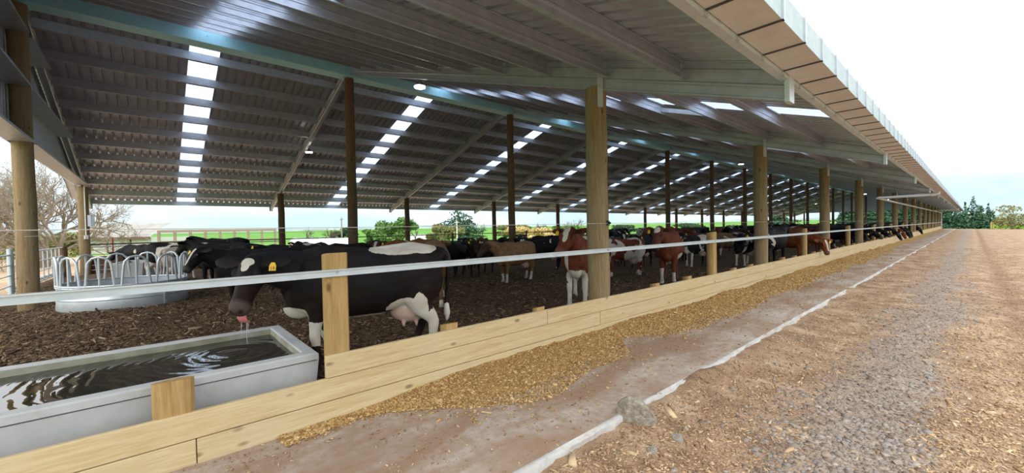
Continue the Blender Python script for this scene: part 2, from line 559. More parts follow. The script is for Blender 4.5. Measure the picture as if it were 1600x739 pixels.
# own patches
pn = g.math('ADD', g.noise(sv, 1.25, 2, .5, .6), g.math('MULTIPLY', edge, .35))
patch = g.math('GREATER_THAN', g.math('ADD', pn, g.attr('patch', 'OBJECT', 'Fac')), 1.0)
mark = g.math('GREATER_THAN', g.math('ADD', g.attr('mark'), edge), .5)
sock = g.math('LESS_THAN', g.math('ADD', spz[2], g.math('MULTIPLY', edge, 1.2)), g.attr('sock', 'OBJECT', 'Fac'))
blz = g.math('GREATER_THAN', g.math('ADD', g.math('MULTIPLY', g.attr('blaze_zone'), g.attr('blaze', 'OBJECT', 'Fac')), edge), .5)
nohead = g.math('SUBTRACT', 1.0, g.attr('head_zone'))
patch = g.math('MULTIPLY', patch, nohead)
w = g.math('MAXIMUM', g.math('MAXIMUM', patch, mark), g.math('MAXIMUM', sock, blz))
col = g.mix(w, col, white)
pink = g.math('MULTIPLY', g.attr('udder_zone'), g.attr('udder', 'OBJECT', 'Fac'))
col = g.mix(pink, col, (.58, .40, .33))
col = g.mix(g.attr('muzzle_zone'), col, g.attr('muzzle', 'OBJECT', 'Color'))
col = g.mix(g.attr('dark_zone'), col, (.012, .009, .008))
hoof = g.math('LESS_THAN', spz[2], .055)
col = g.mix(hoof, col, (.045, .035, .028))
mud = g.ramp(g.math('ADD', g.noise(sv, 6, 5), g.math('MULTIPLY', spz[2], -1.1)), [(.25, 0.0), (.55, .55)])
col = g.mix(mud, col, (.085, .058, .038))
g.base(col).bump(hairs, .15, .006)
MT['cow_coat'] = g.m

# ------------------------------------------------------------------ dimensions of the shed (metres)
XF, XR, XB = -4.02, -14.80, -25.65      # front pole, ridge and rear pole rows
Y0, BAY, NB = 5.416, 7.6655, 15         # first frame, bay length; frames run k = -1 .. 14
YG = Y0 - BAY                           # near gable
YE = Y0 + BAY * (NB - 1)                # far gable
SL = 0.3166                             # roof slope
RAFB, RAFD = 7.323, 0.45                # rafter underside at the ridge, rafter depth
HALF = 13.43                            # ridge to eave
FLOOR = 0.15                            # top of the bedding


def zraf(x): return RAFB - SL * abs(x - XR)


# ------------------------------------------------------------------ ground
def terrain_z(X, Y):
    z = -0.26 - 0 * X
    z = z - 7.0 * np.clip((Y - 119) / 60, 0, 1) * np.clip((X + 14) / 12, 0, 1)
    z = z + 9.0 * np.clip((np.hypot(X, Y) - 300) / 700, 0, 1) * (.4 + .6 * fbm(X * .004, Y * .004, 5, 3)) * np.clip((-X - 60) / 80, 0, 1)
    z = z + .55 * np.clip((X - 5.0) / 3, 0, 1) * np.clip((Y - 55) / 20, 0, 1) * (1 - np.clip((Y - 112) / 10, 0, 1))
    return z


xs = np.concatenate([np.linspace(-1500, -200, 40), np.linspace(-195, 100, 120), np.linspace(110, 700, 25)])
ys = np.concatenate([np.linspace(-400, -30, 25), np.linspace(-27, 200, 110), np.linspace(210, 1800, 50)])
tag(place('floor_field', grid_mesh('floor_field', xs, ys, terrain_z, MT['grass'])), 'green pasture spreading around the cattle shed', kind='structure')


def ygrid(y0, y1, d0, dmax):
    out, y = [y0], y0
    while y < y1:
        y += min(dmax, max(d0, d0 * (0.35 + abs(y) / 6.0)))
        out.append(min(y, y1))
    return np.array(out)


def road_z(X, Y):
    z = -.11 + .07 * (fbm(X * .7, Y * .22, 3) - .5) + .035 * (fbm(X * 5, Y * 5, 9, 3) - .5)
    z = z - .04 * np.exp(-((X - .55) / .25) ** 2) - .05 * np.exp(-((X - 2.4) / .3) ** 2)
    z = z + .05 * np.exp(-((X + .1) / .7) ** 2) * (fbm(X, Y * .3, 4, 2)) + .03 * np.exp(-((X + 2.05) / .4) ** 2) + .09 * np.exp(-((X + 2.05) / .22) ** 2) * np.clip(fbm(X * 2, Y * 1.5, 14, 3) * 2 - .6, 0, 1)
    return z


road = place('floor_road', grid_mesh('floor_road', np.concatenate([np.linspace(-2.12, 6, 110), np.linspace(6.2, 13, 24), np.linspace(14, 34, 16)]), ygrid(-5, 120, .07, 1.2), road_z, MT['gravel_ground']))
tag(road, 'brown gravel track with wheel ruts and grey stones beside the feed lane', kind='structure')

# concrete feed lane and its ragged kerb
lane = place('floor_lane', grid_mesh('floor_lane', np.linspace(-3.86, -2.12, 12), ygrid(-4, 118, .25, 2), lambda X, Y: .012 * (fbm(X, Y, 8) - .5), MT['lane_concrete']))
tag(lane, 'dusty concrete feed lane beside the timber feed wall', kind='structure')
ky = ygrid(-4, 118, .06, .8)
prof = [(-2.125, -.004), (-2.118, .004), (-2.095, .006), (-2.083, -.006), (-2.085, -.06), (-2.06, -.22)]
KV, n = [], len(prof)
for y in ky:
    for k, (px, pz) in enumerate(prof):
        j = (vnoise(y * 1.6, k * .3, 5) - .5) * .05 + (vnoise(y * 9, k * .9, 15) - .5) * .035 + (vnoise(y * 23, k * 1.7, 16) - .5) * .03
        KV.append((px + (j if k > 1 else 0), y, pz + (min(0, (vnoise(y * 3, 3.3, 6) - .55)) * .09 if 1 <= k <= 3 else 0)))
i = np.arange(len(ky) * n).reshape(-1, n)
tag(place('trim_kerb', raw_mesh('trim_kerb', np.array(KV), np.stack([i[:-1, :-1], i[:-1, 1:], i[1:, 1:], i[1:, :-1]], -1).reshape(-1, 4), MT['kerb_concrete'], False)),
    'pale chipped concrete kerb along the lane edge', kind='structure')


# bare dirt race behind the shed
tag(place('floor_race', grid_mesh('floor_race', np.linspace(-37, -26.3, 14), ygrid(-3, 116, .6, 3), lambda X, Y: -.16 + .05 * (fbm(X * .6, Y * .6, 61) - .5) - .3 * np.clip((-34.5 - X) / 2, 0, 1), MT['yard_ground'])),
    'bare dirt race running behind the shed', kind='structure')

# bedding floor of the shed
def bed_z(X, Y):
    return FLOOR - .02 + .09 * (fbm(X * 1.1, Y * 1.1, 21) - .5) + .05 * (fbm(X * 6, Y * 6, 22, 3) - .5) - .12 * np.clip((-1.6 - Y) / .8, 0, 1)


bx_ = np.concatenate([np.linspace(-3.86, -12, 110), np.linspace(-12.3, -26.4, 48)])[::-1]
bed = place('floor_bedding', grid_mesh('floor_bedding', bx_, ygrid(-3.2, 113, .09, 1.5), bed_z, MT['bedding']))
tag(bed, 'dark woodchip bedding floor inside the shed', kind='structure')
nb_ = 85000
r_ = RNG.random(nb_)
D_ = 2.6 + 12 * r_ ** 1.5
u_ = RNG.uniform(-40, 1230, nb_)
Pb = np.array([0, 0, EYE])[None] + D_[:, None] * (CF[None] + CR[None] * ((u_ - 800) / FPX)[:, None])
Pb = Pb[(Pb[:, 0] < -3.95) & (Pb[:, 0] > -24) & (Pb[:, 1] > -2.8) & ~((Pb[:, 0] > -5.7) & (Pb[:, 1] < 1.18))]
Pb[:, 2] = bed_z(Pb[:, 0], Pb[:, 1]) + .006
L_ = RNG.lognormal(-4.0, .5, len(Pb))
tag(place('bedding_chips', scatter('bedding_chips', Pb, np.stack([L_ * 2.3, L_ * .42, L_ * .28], 1), MT['bedding_chip'], .35)),
    'loose brown wood chips strewn over the bedding', 'wood chips', kind='stuff')


# feed along the wall
def feed_w(Y):   # how far the feed reaches from the wall
    Y = np.asarray(Y, float)
    w_ = .05 + .52 * np.clip((Y - 1.6) / 1.0, 0, 1) + .3 * (vnoise(Y * .55, 1.5, 31) - .4) + .14 * (vnoise(Y * 2.3, 2.5, 32) - .5)
    w_ = w_ + .18 * np.exp(-((Y - 2.9) / .7) ** 2) - .42 * np.exp(-((Y - 5.35) / .55) ** 2)
    return np.clip(w_, .06, 1.15)


def feed_z(X, Y):
    t = (X + 3.80) / feed_w(Y)
    h = np.clip(1 - t, -.25, 1) * (.04 + .11 * np.clip((Y - 1.3) / 1.2, 0, 1) * (.5 + vnoise(Y * .8, .3, 33)))
    return h + .03 * (fbm(X * 9, Y * 9, 34, 3) - .5) * (t < 1.1) - .02


tag(place('spilled_feed', grid_mesh('spilled_feed', np.linspace(-3.80, -2.6, 50), ygrid(.9, 112, .05, .9), feed_z, MT['feed'])),
    'golden brown feed heaped on the lane against the timber wall', 'feed', kind='stuff')
nf = 60000
yf = .75 + 32 * RNG.random(nf) ** 1.9
tt = RNG.random(nf) ** .9 * 1.25 + (RNG.random(nf) < .06) * RNG.uniform(0, 1.2, nf)
Xf_ = -3.79 + tt * feed_w(yf)
okf = Xf_ < -2.2
Xf_, yf = Xf_[okf], yf[okf]
Pf = np.stack([Xf_, yf, np.maximum(feed_z(Xf_, yf), .002) + .004], 1)
L_ = RNG.lognormal(-4.75, .45, len(Pf)) * (1 + yf * .03)
tag(place('feed_grains', scatter('feed_grains', Pf, np.stack([L_ * 1.6, L_ * .8, L_ * .5], 1), MT['feed_chip'], .4)),
    'scattered golden feed flakes on the lane', 'feed', kind='stuff')

nl = 12000
yl = -1.2 + 22 * RNG.random(nl) ** 1.7
xl = RNG.uniform(-3.78, -2.13, nl)
kp = vnoise(xl * 1.6, yl * 1.1, 71) + .35 * vnoise(xl * 6, yl * 6, 72) > RNG.uniform(.35, 1.05, nl)
xl, yl = xl[kp], yl[kp]
L_ = RNG.lognormal(-4.9, .5, len(xl))
tag(place('lane_crumbs', scatter('lane_crumbs', np.stack([xl, yl, .006 + 0 * xl], 1), np.stack([L_ * 1.7, L_ * .8, L_ * .4], 1), MT['road_chip'], .3)),
    'tan crumbs of feed and wood scattered across the concrete lane', 'crumbs', kind='stuff')

def road_stony(X, Y):
    b = X + 1.0 * (fbm(X * .5, Y * .25, 43) - .5)
    return .42 * np.clip(1 - np.abs((b + .55) / .85), 0, 1) + .62 * fbm(X * 1.5, Y * .6, 41)


# gravel of the track: small stones and chips as stuff, the largest stones one by one
ng = 110000
D_ = 1.9 + 24 * RNG.random(ng) ** 2.0
u_ = RNG.uniform(780, 1900, ng)
Pg = D_[:, None] * (CF[None] + CR[None] * ((u_ - 800) / FPX)[:, None])
Pg = Pg[(Pg[:, 0] > -2.0) & (Pg[:, 0] < 12)]
rutm = road_stony(Pg[:, 0], Pg[:, 1])
Pg[:, 2] = road_z(Pg[:, 0], Pg[:, 1])
st = (rutm + RNG.normal(0, .10, len(Pg))) > .50
Ps = Pg[st]; L_ = RNG.lognormal(-4.25, .5, len(Ps))
tag(place('small_gravel', scatter('small_gravel', Ps, np.stack([L_ * 1.3, L_, L_ * .45], 1), MT['stone_small'], .2, .35)),
    'loose grey gravel bedded in the track', 'gravel', kind='stuff')
Ps = Pg[~st]; Ps[:, 2] += .004; L_ = RNG.lognormal(-4.45, .45, len(Ps))
tag(place('track_chips', scatter('track_chips', Ps, np.stack([L_ * 1.7, L_ * .7, L_ * .3], 1), MT['road_chip'], .25)),
    'tan wood chips and straw scattered over the track', 'wood chips', kind='stuff')


def stone_mesh(name, seed, flat, mat, sub=2, rough=.28):
    bm = bmesh.new()
    bmesh.ops.create_icosphere(bm, subdivisions=sub, radius=.5)
    r = np.random.default_rng(seed)
    dirs = r.normal(0, 1, (9, 3)); dirs /= np.linalg.norm(dirs, axis=1)[:, None]
    off = r.uniform(.24, .42, 9)
    for v in bm.verts:
        p = np.array(v.co)
        for d, o in zip(dirs, off):
            e = p @ d - o
            if e > 0: p = p - d * e
        p = p * (1 + r.uniform(-.05, .05)) * np.array([1.25, 1, flat])
        v.co = Vector(p)
    me = bpy.data.meshes.new(name); bm.to_mesh(me); bm.free()
    me.materials.append(mat)
    return me


SM = [stone_mesh('stone', 100 + k, .30, MT['stone'], 1) for k in range(8)]
cnt = 0
while cnt < 240:
    u = random.uniform(980, 1600); D = random.uniform(2.3, 9.5)
    P = D * (CF + CR * (u - 800) / FPX)
    if P[0] < -1.75 or P[0] > 8: continue
    if road_stony(P[0], P[1]) < random.uniform(.44, .60): continue
    s = random.lognormvariate(-3.0, .38)
    o = place('stone', SM[cnt % 8], road, (P[0], P[1], float(road_z(P[0], P[1])) + .004), (random.gauss(0, .12), random.gauss(0, .12), random.uniform(0, 6.3)), (s, s, s))
    cnt += 1

# ------------------------------------------------------------------ roof
roof = empty('ceiling_roof', (XR, Y0, 0))
tag(roof, 'open gabled steel shed roof with translucent skylight strips', kind='structure')


def up(name, me, k, side, y=0.0, x=0.0, z=0.0):
    """child of the roof; side 0 = near slope (+X), 1 = far slope (half turn about the ridge)"""
    return place(name, me, roof, (0, k * BAY + y, z), (0, 0, math.pi * side))


# rafter: web with two swages and wide lower flange, plumb-cut ends
def raf(prof, m, a, b):
    m.extrude(prof, a, b, lambda p, t: (t, p[0], RAFB - SL * t + p[1]))


m = MB()
raf([(-.05, 0), (.05, 0), (.05, .022), (.025, .03), (.025, .13), (.043, .15), (.043, .17), (.025, .19), (.025, .30), (.043, .32), (.043, .34), (.025, .36), (.025, .42), (.05, .43), (.05, RAFD),
     (-.05, RAFD), (-.05, .43), (-.025, .42), (-.025, .36), (-.043, .34), (-.043, .32), (-.025, .30), (-.025, .19), (-.043, .17), (-.043, .15), (-.025, .13), (-.025, .03), (-.05, .022)], m, .25, HALF)
me_raf = m.mesh('rafter', MT['galvanised_steel'])
m = MB(); m.box(HALF - .02, HALF + .03, -.09, .09, RAFB - SL * HALF - .015, RAFB - SL * HALF + .30)
me_endplate = m.mesh('end_plate', MT['galvanised_rail'])
m = MB()                                                # C purlin, length of one bay
pr = [(0, 0), (.07, 0), (.07, .018), (.006, .012), (.006, .10), (.02, .115), (.02, .135), (.006, .15), (.006, .238), (.07, .232), (.07, .25), (0, .25)]
m.extrude(pr, .05, BAY - .05, lambda p, t: (p[0], t, p[1] - SL * p[0]))
me_pur = m.mesh('purlin', MT['galvanised_steel'])
# roof sheet with trapezoid ribs, ridge to eave
NS = 10
SW = BAY / NS


def sheet_mesh(name, mat):
    V, F = [], []
    ys_, zs_ = [], []
    nr = 3
    for k in range(nr):
        y = k * SW / nr
        ys_ += [y, y + SW / nr * .68, y + SW / nr * .72, y + SW / nr * .96]
        zs_ += [0, 0, .06, .06]
    ys_.append(SW); zs_.append(0)
    for t in (0.02, HALF + .10):
        for y, z in zip(ys_, zs_): V.append((t, y, RAFB + RAFD - SL * t + z + .002))
    n = len(ys_)
    F = [(i, i + 1, n + i + 1, n + i) for i in range(n - 1)]
    return MB().add(V, F).mesh(name, mat, False, False)


me_sheet = sheet_mesh('roof_sheet', MT['zinc_sheet'])
me_sky = sheet_mesh('skylight_sheet', MT['skylight_sheet'])
m = MB(); m.box(-.25, .25, .02, BAY - .02, 7.20, 7.52)
for q in range(16):
    m.box(.25, .262, .4 + q * .45, .44 + q * .45, 7.40, 7.43)
me_ridge = m.mesh('ridge_beam', MT['galvanised_blue'])
m = MB(); m.box(-.27, .27, -.25, .25, 7.185, 7.50)
me_cap = m.mesh('ridge_bracket', MT['galvanised_blue'])
me_cap_end = MB().box(-.27, .27, -.185, .185, 7.185, 7.50).mesh('ridge_bracket', MT['galvanised_blue'])
m = MB()
pe = [(0, 0), (-.07, .0), (-.07, .02), (-.012, .012), (-.012, .23), (0, .23)]
m.extrude([(HALF + .012 + a, RAFB - SL * HALF + .22 + b) for a, b in [(0, 0), (.012, 0), (.012, .22), (.0, .22), (-.0, .02), (-.07, .02), (-.07, 0)]], .0, BAY, lambda p, t: (p[0], t, p[1]))
me_eave = m.mesh('eave_beam', MT['galvanised_rail'])
# gutter: open box channel
gx, gz = HALF + .03, RAFB - SL * HALF + .265
m = MB()
m.extrude([(gx, gz), (gx + .33, gz), (gx + .33, gz + .22), (gx + .315, gz + .22), (gx + .315, gz + .012), (gx + .012, gz + .012), (gx + .012, gz + .17), (gx, gz + .17)], 0, BAY, lambda p, t: (p[0], t, p[1]))
me_gut = m.mesh('gutter', MT['zinc_gutter'])
me_gut.materials.append(MT['gutter_face'])
for pl in me_gut.polygons:
    if pl.center.x > gx + .32 and abs(pl.normal.x) > .8: pl.material_index = 1
m = MB(); m.box(gx - .012, gx + .342, 0, .028, gz - .008, gz); m.box(gx + .33, gx + .345, 0, .03, gz - .008, gz + .235); m.box(gx - .02, gx, -.01, .05, gz - .05, gz + .1)
me_br = m.mesh('gutter_bracket', MT['dark_steel'])
me_br.materials.append(MT['galvanised_steel'])
for pl in me_br.polygons:
    if pl.center.x > gx + .329 or pl.center.x < gx + .003: pl.material_index = 1
m = MB(); m.tube([(0, 0, 0), (.46, 0, .09)], .018, 6); me_fly = m.mesh('fly_brace', MT['galvanised_steel'])
m = MB(); m.box(0, 1.22, -.04, .04, .05, .15); me_brg = MB().add([(x, y, z - SL * x) for x, y, z in m.v], m.f).mesh('bridging', MT['galvanised_steel'])

for k in range(-1, NB):
    for side in (0, 1):
        r = up('rafter', me_raf, k, side)
        place('end_plate', me_endplate, r)
    if k < NB - 1:
        place('ridge_beam', me_ridge, roof, (0, k * BAY, 0))
        for side in (0, 1):
            yo = 0 if side == 0 else BAY
            for j in range(1, 11):
                off = 1.22 * j
                o = place('purlin', me_pur, roof, ((-1 if side else 1) * off, k * BAY + yo, RAFB + RAFD - .25 - SL * off - .004), (0, 0, math.pi * side))
            up('eave_beam', me_eave, k, side, yo)
            gt = up('gutter', me_gut, k, side, yo)
            if side == 0:
                for q in range(12):
                    place('gutter_bracket', me_br, gt, (0, (q + .5) * BAY / 12, 0))
            for q in range(NS):
                issky = q == 4
                up('skylight_sheet' if issky else 'roof_sheet', me_sky if issky else me_sheet, k, side, (q + side) * SW + .17)
            if k == -1: up('roof_sheet', me_sheet, k, side, (side - 1) * SW + .17)
            for q in ((2, 7) if side else ()):
                sgn = -1 if side else 1
                off = 1.22 * 10
                place('fly_brace', me_fly, roof, (sgn * (off + .05), k * BAY + (q + .5) * SW, RAFB + RAFD - .25 - SL * off), (0, 0, math.pi * side))
        place('bridging', me_brg, roof, (1.22 * 8, k * BAY + BAY * .52, RAFB + RAFD - .25 - SL * 1.22 * 8))
    place('ridge_bracket', me_cap_end if k in (-1, NB - 1) else me_cap, roof, (0, k * BAY, 0))

# ------------------------------------------------------------------ gable walls: girts and cladding


def gable(name, y_in, y_out, label):
    w = empty(name, (XR, y_out, 0)); tag(w, label, kind='structure')
    s = 1 if y_in > y_out else -1
    d = abs(y_in - y_out)
    for z, half in ((3.95, 10.685), (5.25, 6.53), (6.50, 2.62)):
        for sg in (1, -1):
            m = MB()
            a, b = (.16, half) if sg > 0 else (-half, -.16)
            pr_ = [(0, 0), (d, 0), (d, .06), (d - .012, .06), (d - .012, .012), (.012, .012), (.012, .10), (0, .10)]
            m.extrude(pr_, a, b, lambda p, t: (t, s * p[0], z + p[1]))
            m.build('girt', MT['galvanised_steel'], w)
    q = .76
    nn = int(HALF / q)
    for kx in range(-nn, nn):
        xa = kx * q; xm = xa + q / 2
        t0 = RAFB + RAFD - SL * abs(xa) - .03; t1 = RAFB + RAFD - SL * abs(xa + q) - .03
        if min(t0, t1) < 4.0: continue
        V, ys_ = [], []
        for r in range(4):
            x = r * q / 4
            ys_ += [(x, 0), (x + q * .14, 0), (x + q * .165, -.034), (x + q * .225, -.034)]
        ys_.append((q, 0))
        for x, dy in ys_: V.append((xa + x, s * dy - s * .004, 3.95))
        for x, dy in ys_: V.append((xa + x, s * dy - s * .004, t0 + (t1 - t0) * x / q))
        n_ = len(ys_)
        MB().add(V, [(i, i + 1, n_ + i + 1, n_ + i) for i in range(n_ - 1)]).build('cladding_sheet', MT['cladding'], w)
    return w


gable('wall_near_gable', -2.05, -2.46, 'grey corrugated cladding and steel girts closing the gable end')
gable('wall_far_gable', YE - .2, YE + .2, 'grey corrugated cladding closing the distant gable end')

# ------------------------------------------------------------------ poles


def pole_mesh(name, r0, r1, h, mat, seed):
    m = MB(); r = np.random.default_rng(seed)
    n = 20; V = []; F = []
    zs_ = np.linspace(-.25, h, 12)
    bend = r.normal(0, .006, (12, 2))
    for i, z in enumerate(zs_):
        t = i / 11
        for k in range(n):
            a = 2 * math.pi * k / n
            rr = (r0 + (r1 - r0) * t) * (1 + .018 * math.sin(3 * a + seed) + r.normal(0, .006))
            V.append((bend[i, 0] + rr * math.cos(a), bend[i, 1] + rr * math.sin(a), z))
    for i in range(11):
        for k in range(n): F.append((i * n + k, i * n + (k + 1) % n, (i + 1) * n + (k + 1) % n, (i + 1) * n + k))
    F.append(tuple(range(11 * n, 12 * n))); F.append(tuple(range(n - 1, -1, -1)))
    m.add(V, F)
    return m.mesh(name, mat, True)


hf = zraf(XF) + .02
ORD = ['first', 'second', 'third', 'fourth', 'fifth', 'sixth', 'seventh', 'eighth', 'ninth', 'tenth', 'eleventh', 'twelfth', 'thirteenth', 'fourteenth', 'fifteenth', 'sixteenth']
FP = [pole_mesh('timber_pole', .178, .168, hf, MT['pole_timber'], 10 + k) for k in range(3)]
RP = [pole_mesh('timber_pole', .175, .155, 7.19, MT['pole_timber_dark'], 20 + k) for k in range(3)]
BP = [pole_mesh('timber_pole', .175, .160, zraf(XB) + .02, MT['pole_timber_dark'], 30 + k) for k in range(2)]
GP = pole_mesh('timber_pole', .185, .170, 7.19, MT['pole_timber'], 41)
GB = pole_mesh('timber_pole', .185, .170, zraf(XB), MT['pole_timber'], 42)
m = MB(); m.box(.165, .178, -.045, .045, hf - .34, hf + .26)
for z in (-.28, -.18, -.06, .08, .18): m.tube([(.178, 0, hf + z), (.19, 0, hf + z)], .014, 6)
me_strap = m.mesh('strap', MT['galvanised_rail'])
m = MB(); m.box(-.02, .02, -.03, .03, -.04, .04); m.tube([(0, 0, 0), (.05, 0, 0)], .018, 8); me_ins = m.mesh('insulator', MT['black_plastic'])
for k in range(-1, NB):
    y = Y0 + k * BAY
    gab = k == -1
    if not gab:
        o = tag(place('timber_pole', FP[k % 3], None, (XF, y, 0), (0, 0, k * 1.0)),
                'thick round timber pole behind the feed wall, %s along from the water trough' % ORD[k], 'pole', 'poles along the feed wall')
        s_ = place('strap', me_strap, o, (0, 0, 0), (0, 0, -k * 1.0 - .55))
        place('insulator', me_ins, o, (.172 * math.cos(.15 - k), .172 * math.sin(.15 - k), 1.76), (0, 0, .15 - k))
    else:
        tag(place('timber_pole', FP[0], None, (XF, y - .02, 0), (0, 0, 2)), 'thick round timber pole at the gable end of the water trough', 'pole', 'poles along the feed wall')
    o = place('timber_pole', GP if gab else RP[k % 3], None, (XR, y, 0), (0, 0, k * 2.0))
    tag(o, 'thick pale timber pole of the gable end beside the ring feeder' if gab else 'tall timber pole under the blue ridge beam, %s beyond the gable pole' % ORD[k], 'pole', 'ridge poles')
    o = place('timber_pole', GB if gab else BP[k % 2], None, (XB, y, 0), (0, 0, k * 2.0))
    tag(o, 'timber corner pole with white cable conduit and switch box' if gab else 'timber pole of the rear row, %s beyond the corner pole' % ORD[k], 'pole', 'rear poles')
    if gab:
        m = MB(); m.tube([(.20, .0, 1.75), (.20, .0, 3.9)], .022, 8); m.build('conduit', MT['white_pvc'], o, rot=(0, 0, 2.35))
        m = MB(); m.cbox(.17, .25, -.06, .06, 1.60, 1.76); m.build('socket_box', MT['white_pvc'], o, rot=(0, 0, 2.35))
        m = MB(); m.cbox(.17, .3, -.16, .16, 2.15, 2.65); m.build('switch_box', MT['galvanised_steel'], o, rot=(0, 0, 3.3))

# ------------------------------------------------------------------ feed wall, pegs, posts, rail
fw = empty('feed_wall', (-3.80, 0, 0))
tag(fw, 'low wall of pale pine planks between feed lane and bedding', 'wall')
rr = random.Random(3)
bm_cache = {}


def board(y0, y1, z0, z1, jx):
    L = round(y1 - y0, 2)
    key = (L, round(z1 - z0, 3))
    if key not in bm_cache:
        bm_cache[key] = MB().cbox(-.045, 0, .002, L - .004, 0, z1 - z0 - .006, .005).mesh('plank', MT['pine_board'])
    place('plank', bm_cache[key], fw, (jx, y0, z0))


for row, (z0, z1) in enumerate(((-.02, .19), (.19, .395), (.395, .60))):
    y = 1.12 if row == 2 else (-3.2 if row == 0 else -2.6)
    first = True
    while y < YE:
        L = (2.85 if row == 2 else 3.4 if row == 0 else 7.75) if first else (4.8 if row != 1 else 5.4)
        first = False
        y1 = min(y + L, YE + .1)
        board(y, y1, z0, z1, rr.uniform(-.006, .004))
        y = y1


def peg_mesh(h, r, seed, mat):
    V, F, n = [], [], 14
    rg = np.random.default_rng(seed)
    ring = []
    for k in range(n):
        a = 2 * math.pi * k / n
        x, yy = r * math.cos(a), r * math.sin(a)
        ring.append((min(x, r * .55), yy))       # sawn flat on the board side
    m = MB()
    m.extrude(ring[::1], -.2, h, lambda p, t: (p[0], p[1], t + (.02 * p[0] / r if t > 0 else 0)))
    return m.mesh('peg', mat, True)


PG = [peg_mesh(.63, .095, 3, MT['post_timber']), peg_mesh(.645, .10, 4, MT['post_timber']), peg_mesh(.625, .085, 5, MT['post_timber'])]
PBIG = peg_mesh(.63, .125, 9, MT['post_timber'])
SP = [peg_mesh(1.53, .115, 6, MT['post_timber']), peg_mesh(1.50, .11, 7, MT['post_timber'])]
XP = -3.90
for k in range(-1, NB - 1):
    yb = Y0 + k * BAY
    offs = [1.55, 2.85, 5.3, 6.45] if k >= 0 else [1.15, 2.33, 4.72, 6.15]
    for q, of in enumerate(offs):
        if k == -1 and of == 1.15: continue
        place('peg', PBIG if k == -1 and of == 2.33 else PG[(q + k) % 3], fw, (XP, yb + of, 0))
    tag(place('short_post', SP[k % 2], None, (XP, yb + (3.5 if k == -1 else 4.07), 0)),
        'short sawn post at the end of the water trough' if k == -1 else 'short round post holding the guard rail, %s beyond the sawn post' % ORD[k], 'post', 'short rail posts')
for o in fw.children:
    if o.name.startswith('peg'): o.location.x = XP + 3.80

m = MB()
m.extrude([(0, 0), (.045, 0), (.045, .010), (.016, .007), (.016, .055), (.045, .052), (.045, .062), (0, .062)], -3.4, YE + .3, lambda p, t: (p[0], t, p[1]))
gr = m.build('guard_rail', MT['galvanised_rail'], None, (-3.846, 0, 1.30))
tag(gr, 'long pale galvanised steel guard rail along the feed wall', 'rail')
m = MB(); m.tube([(0, 0, 0), (.012, 0, 0)], .012, 8); mb_ = m.mesh('bolt', MT['galvanised_steel'])
for k in range(-1, NB - 1):
    for of in ((3.5 if k == -1 else 4.07), BAY):
        place('bolt', mb_, gr, (.014, Y0 + k * BAY + of, .031))

# wires along the pole rows
for x, z, lb in ((XF + .19, 1.755, 'thin electric wire strung along the feed wall poles'), (XR + .19, 1.74, 'thin electric wire strung along the ridge poles'), (XB + .2, 1.72, 'thin electric wire strung along the rear poles')):
    m = MB()
    m.tube([(x, YG + j * BAY / 2, z - (.015 if j % 2 else 0)) for j in range(NB * 2 - 1)], .0028, 5)
    tag(m.build('electric_wire', MT['wire']), lb, 'wire')

# rear wall: planks, short posts and rail
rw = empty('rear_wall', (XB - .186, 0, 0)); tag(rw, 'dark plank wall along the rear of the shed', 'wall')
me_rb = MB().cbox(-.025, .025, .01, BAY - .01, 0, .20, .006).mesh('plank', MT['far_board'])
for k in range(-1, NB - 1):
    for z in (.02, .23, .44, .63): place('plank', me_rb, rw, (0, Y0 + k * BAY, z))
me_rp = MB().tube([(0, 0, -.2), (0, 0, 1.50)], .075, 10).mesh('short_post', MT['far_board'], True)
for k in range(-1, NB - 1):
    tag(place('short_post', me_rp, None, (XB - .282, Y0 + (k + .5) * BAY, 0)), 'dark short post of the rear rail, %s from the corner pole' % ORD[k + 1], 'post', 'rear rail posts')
tag(MB().tube([(XB - .186, YG, 1.36), (XB - .186, YE, 1.36)], .03, 8).build('rear_rail', MT['dark_steel'], smooth=True), 'dark pipe rail along the rear of the shed', 'rail')

# ------------------------------------------------------------------ lamps under the rafters
m = MB(); m.tube([(0, 0, -.04), (0, 0, .10)], [.13, .07], 18); mh = m.mesh('lamp_housing', MT['dark_steel'], True)
m = MB(); m.tube([(0, 0, -.055), (0, 0, -.02)], [.145, .15], 20); ml = m.mesh('lamp_lens', MT['lamp_glow'], True)
m = MB(); m.tube([(0, 0, .08), (0, 0, .34)], .012, 6); m.box(-.05, .05, -.03, .03, .22, .36); mk = m.mesh('lamp_bracket', MT['dark_steel'])
m = MB(); m.cbox(-.12, -.04, -.05, .05, .20, .30); mr_ = m.mesh('junction_box', MT['red_plastic'])
for k in (0, 3, 6, 9, 12):
    for x in (XR + 4.95, XR - 5.45):
        L = empty('bay_lamp', (x, Y0 + k * BAY + .072, zraf(x) - .16))
        tag(L, ('round glowing lamp on the lane side slope, rafter above the %s feed wall pole' if x > XR else 'round glowing lamp on the rear slope, rafter in line with the %s feed wall pole') % ORD[k], 'lamp', 'lamps under the roof')
        for nm, me in (('lamp_housing', mh), ('lamp_lens', ml), ('lamp_bracket', mk), ('junction_box', mr_)): place(nm, me, L)

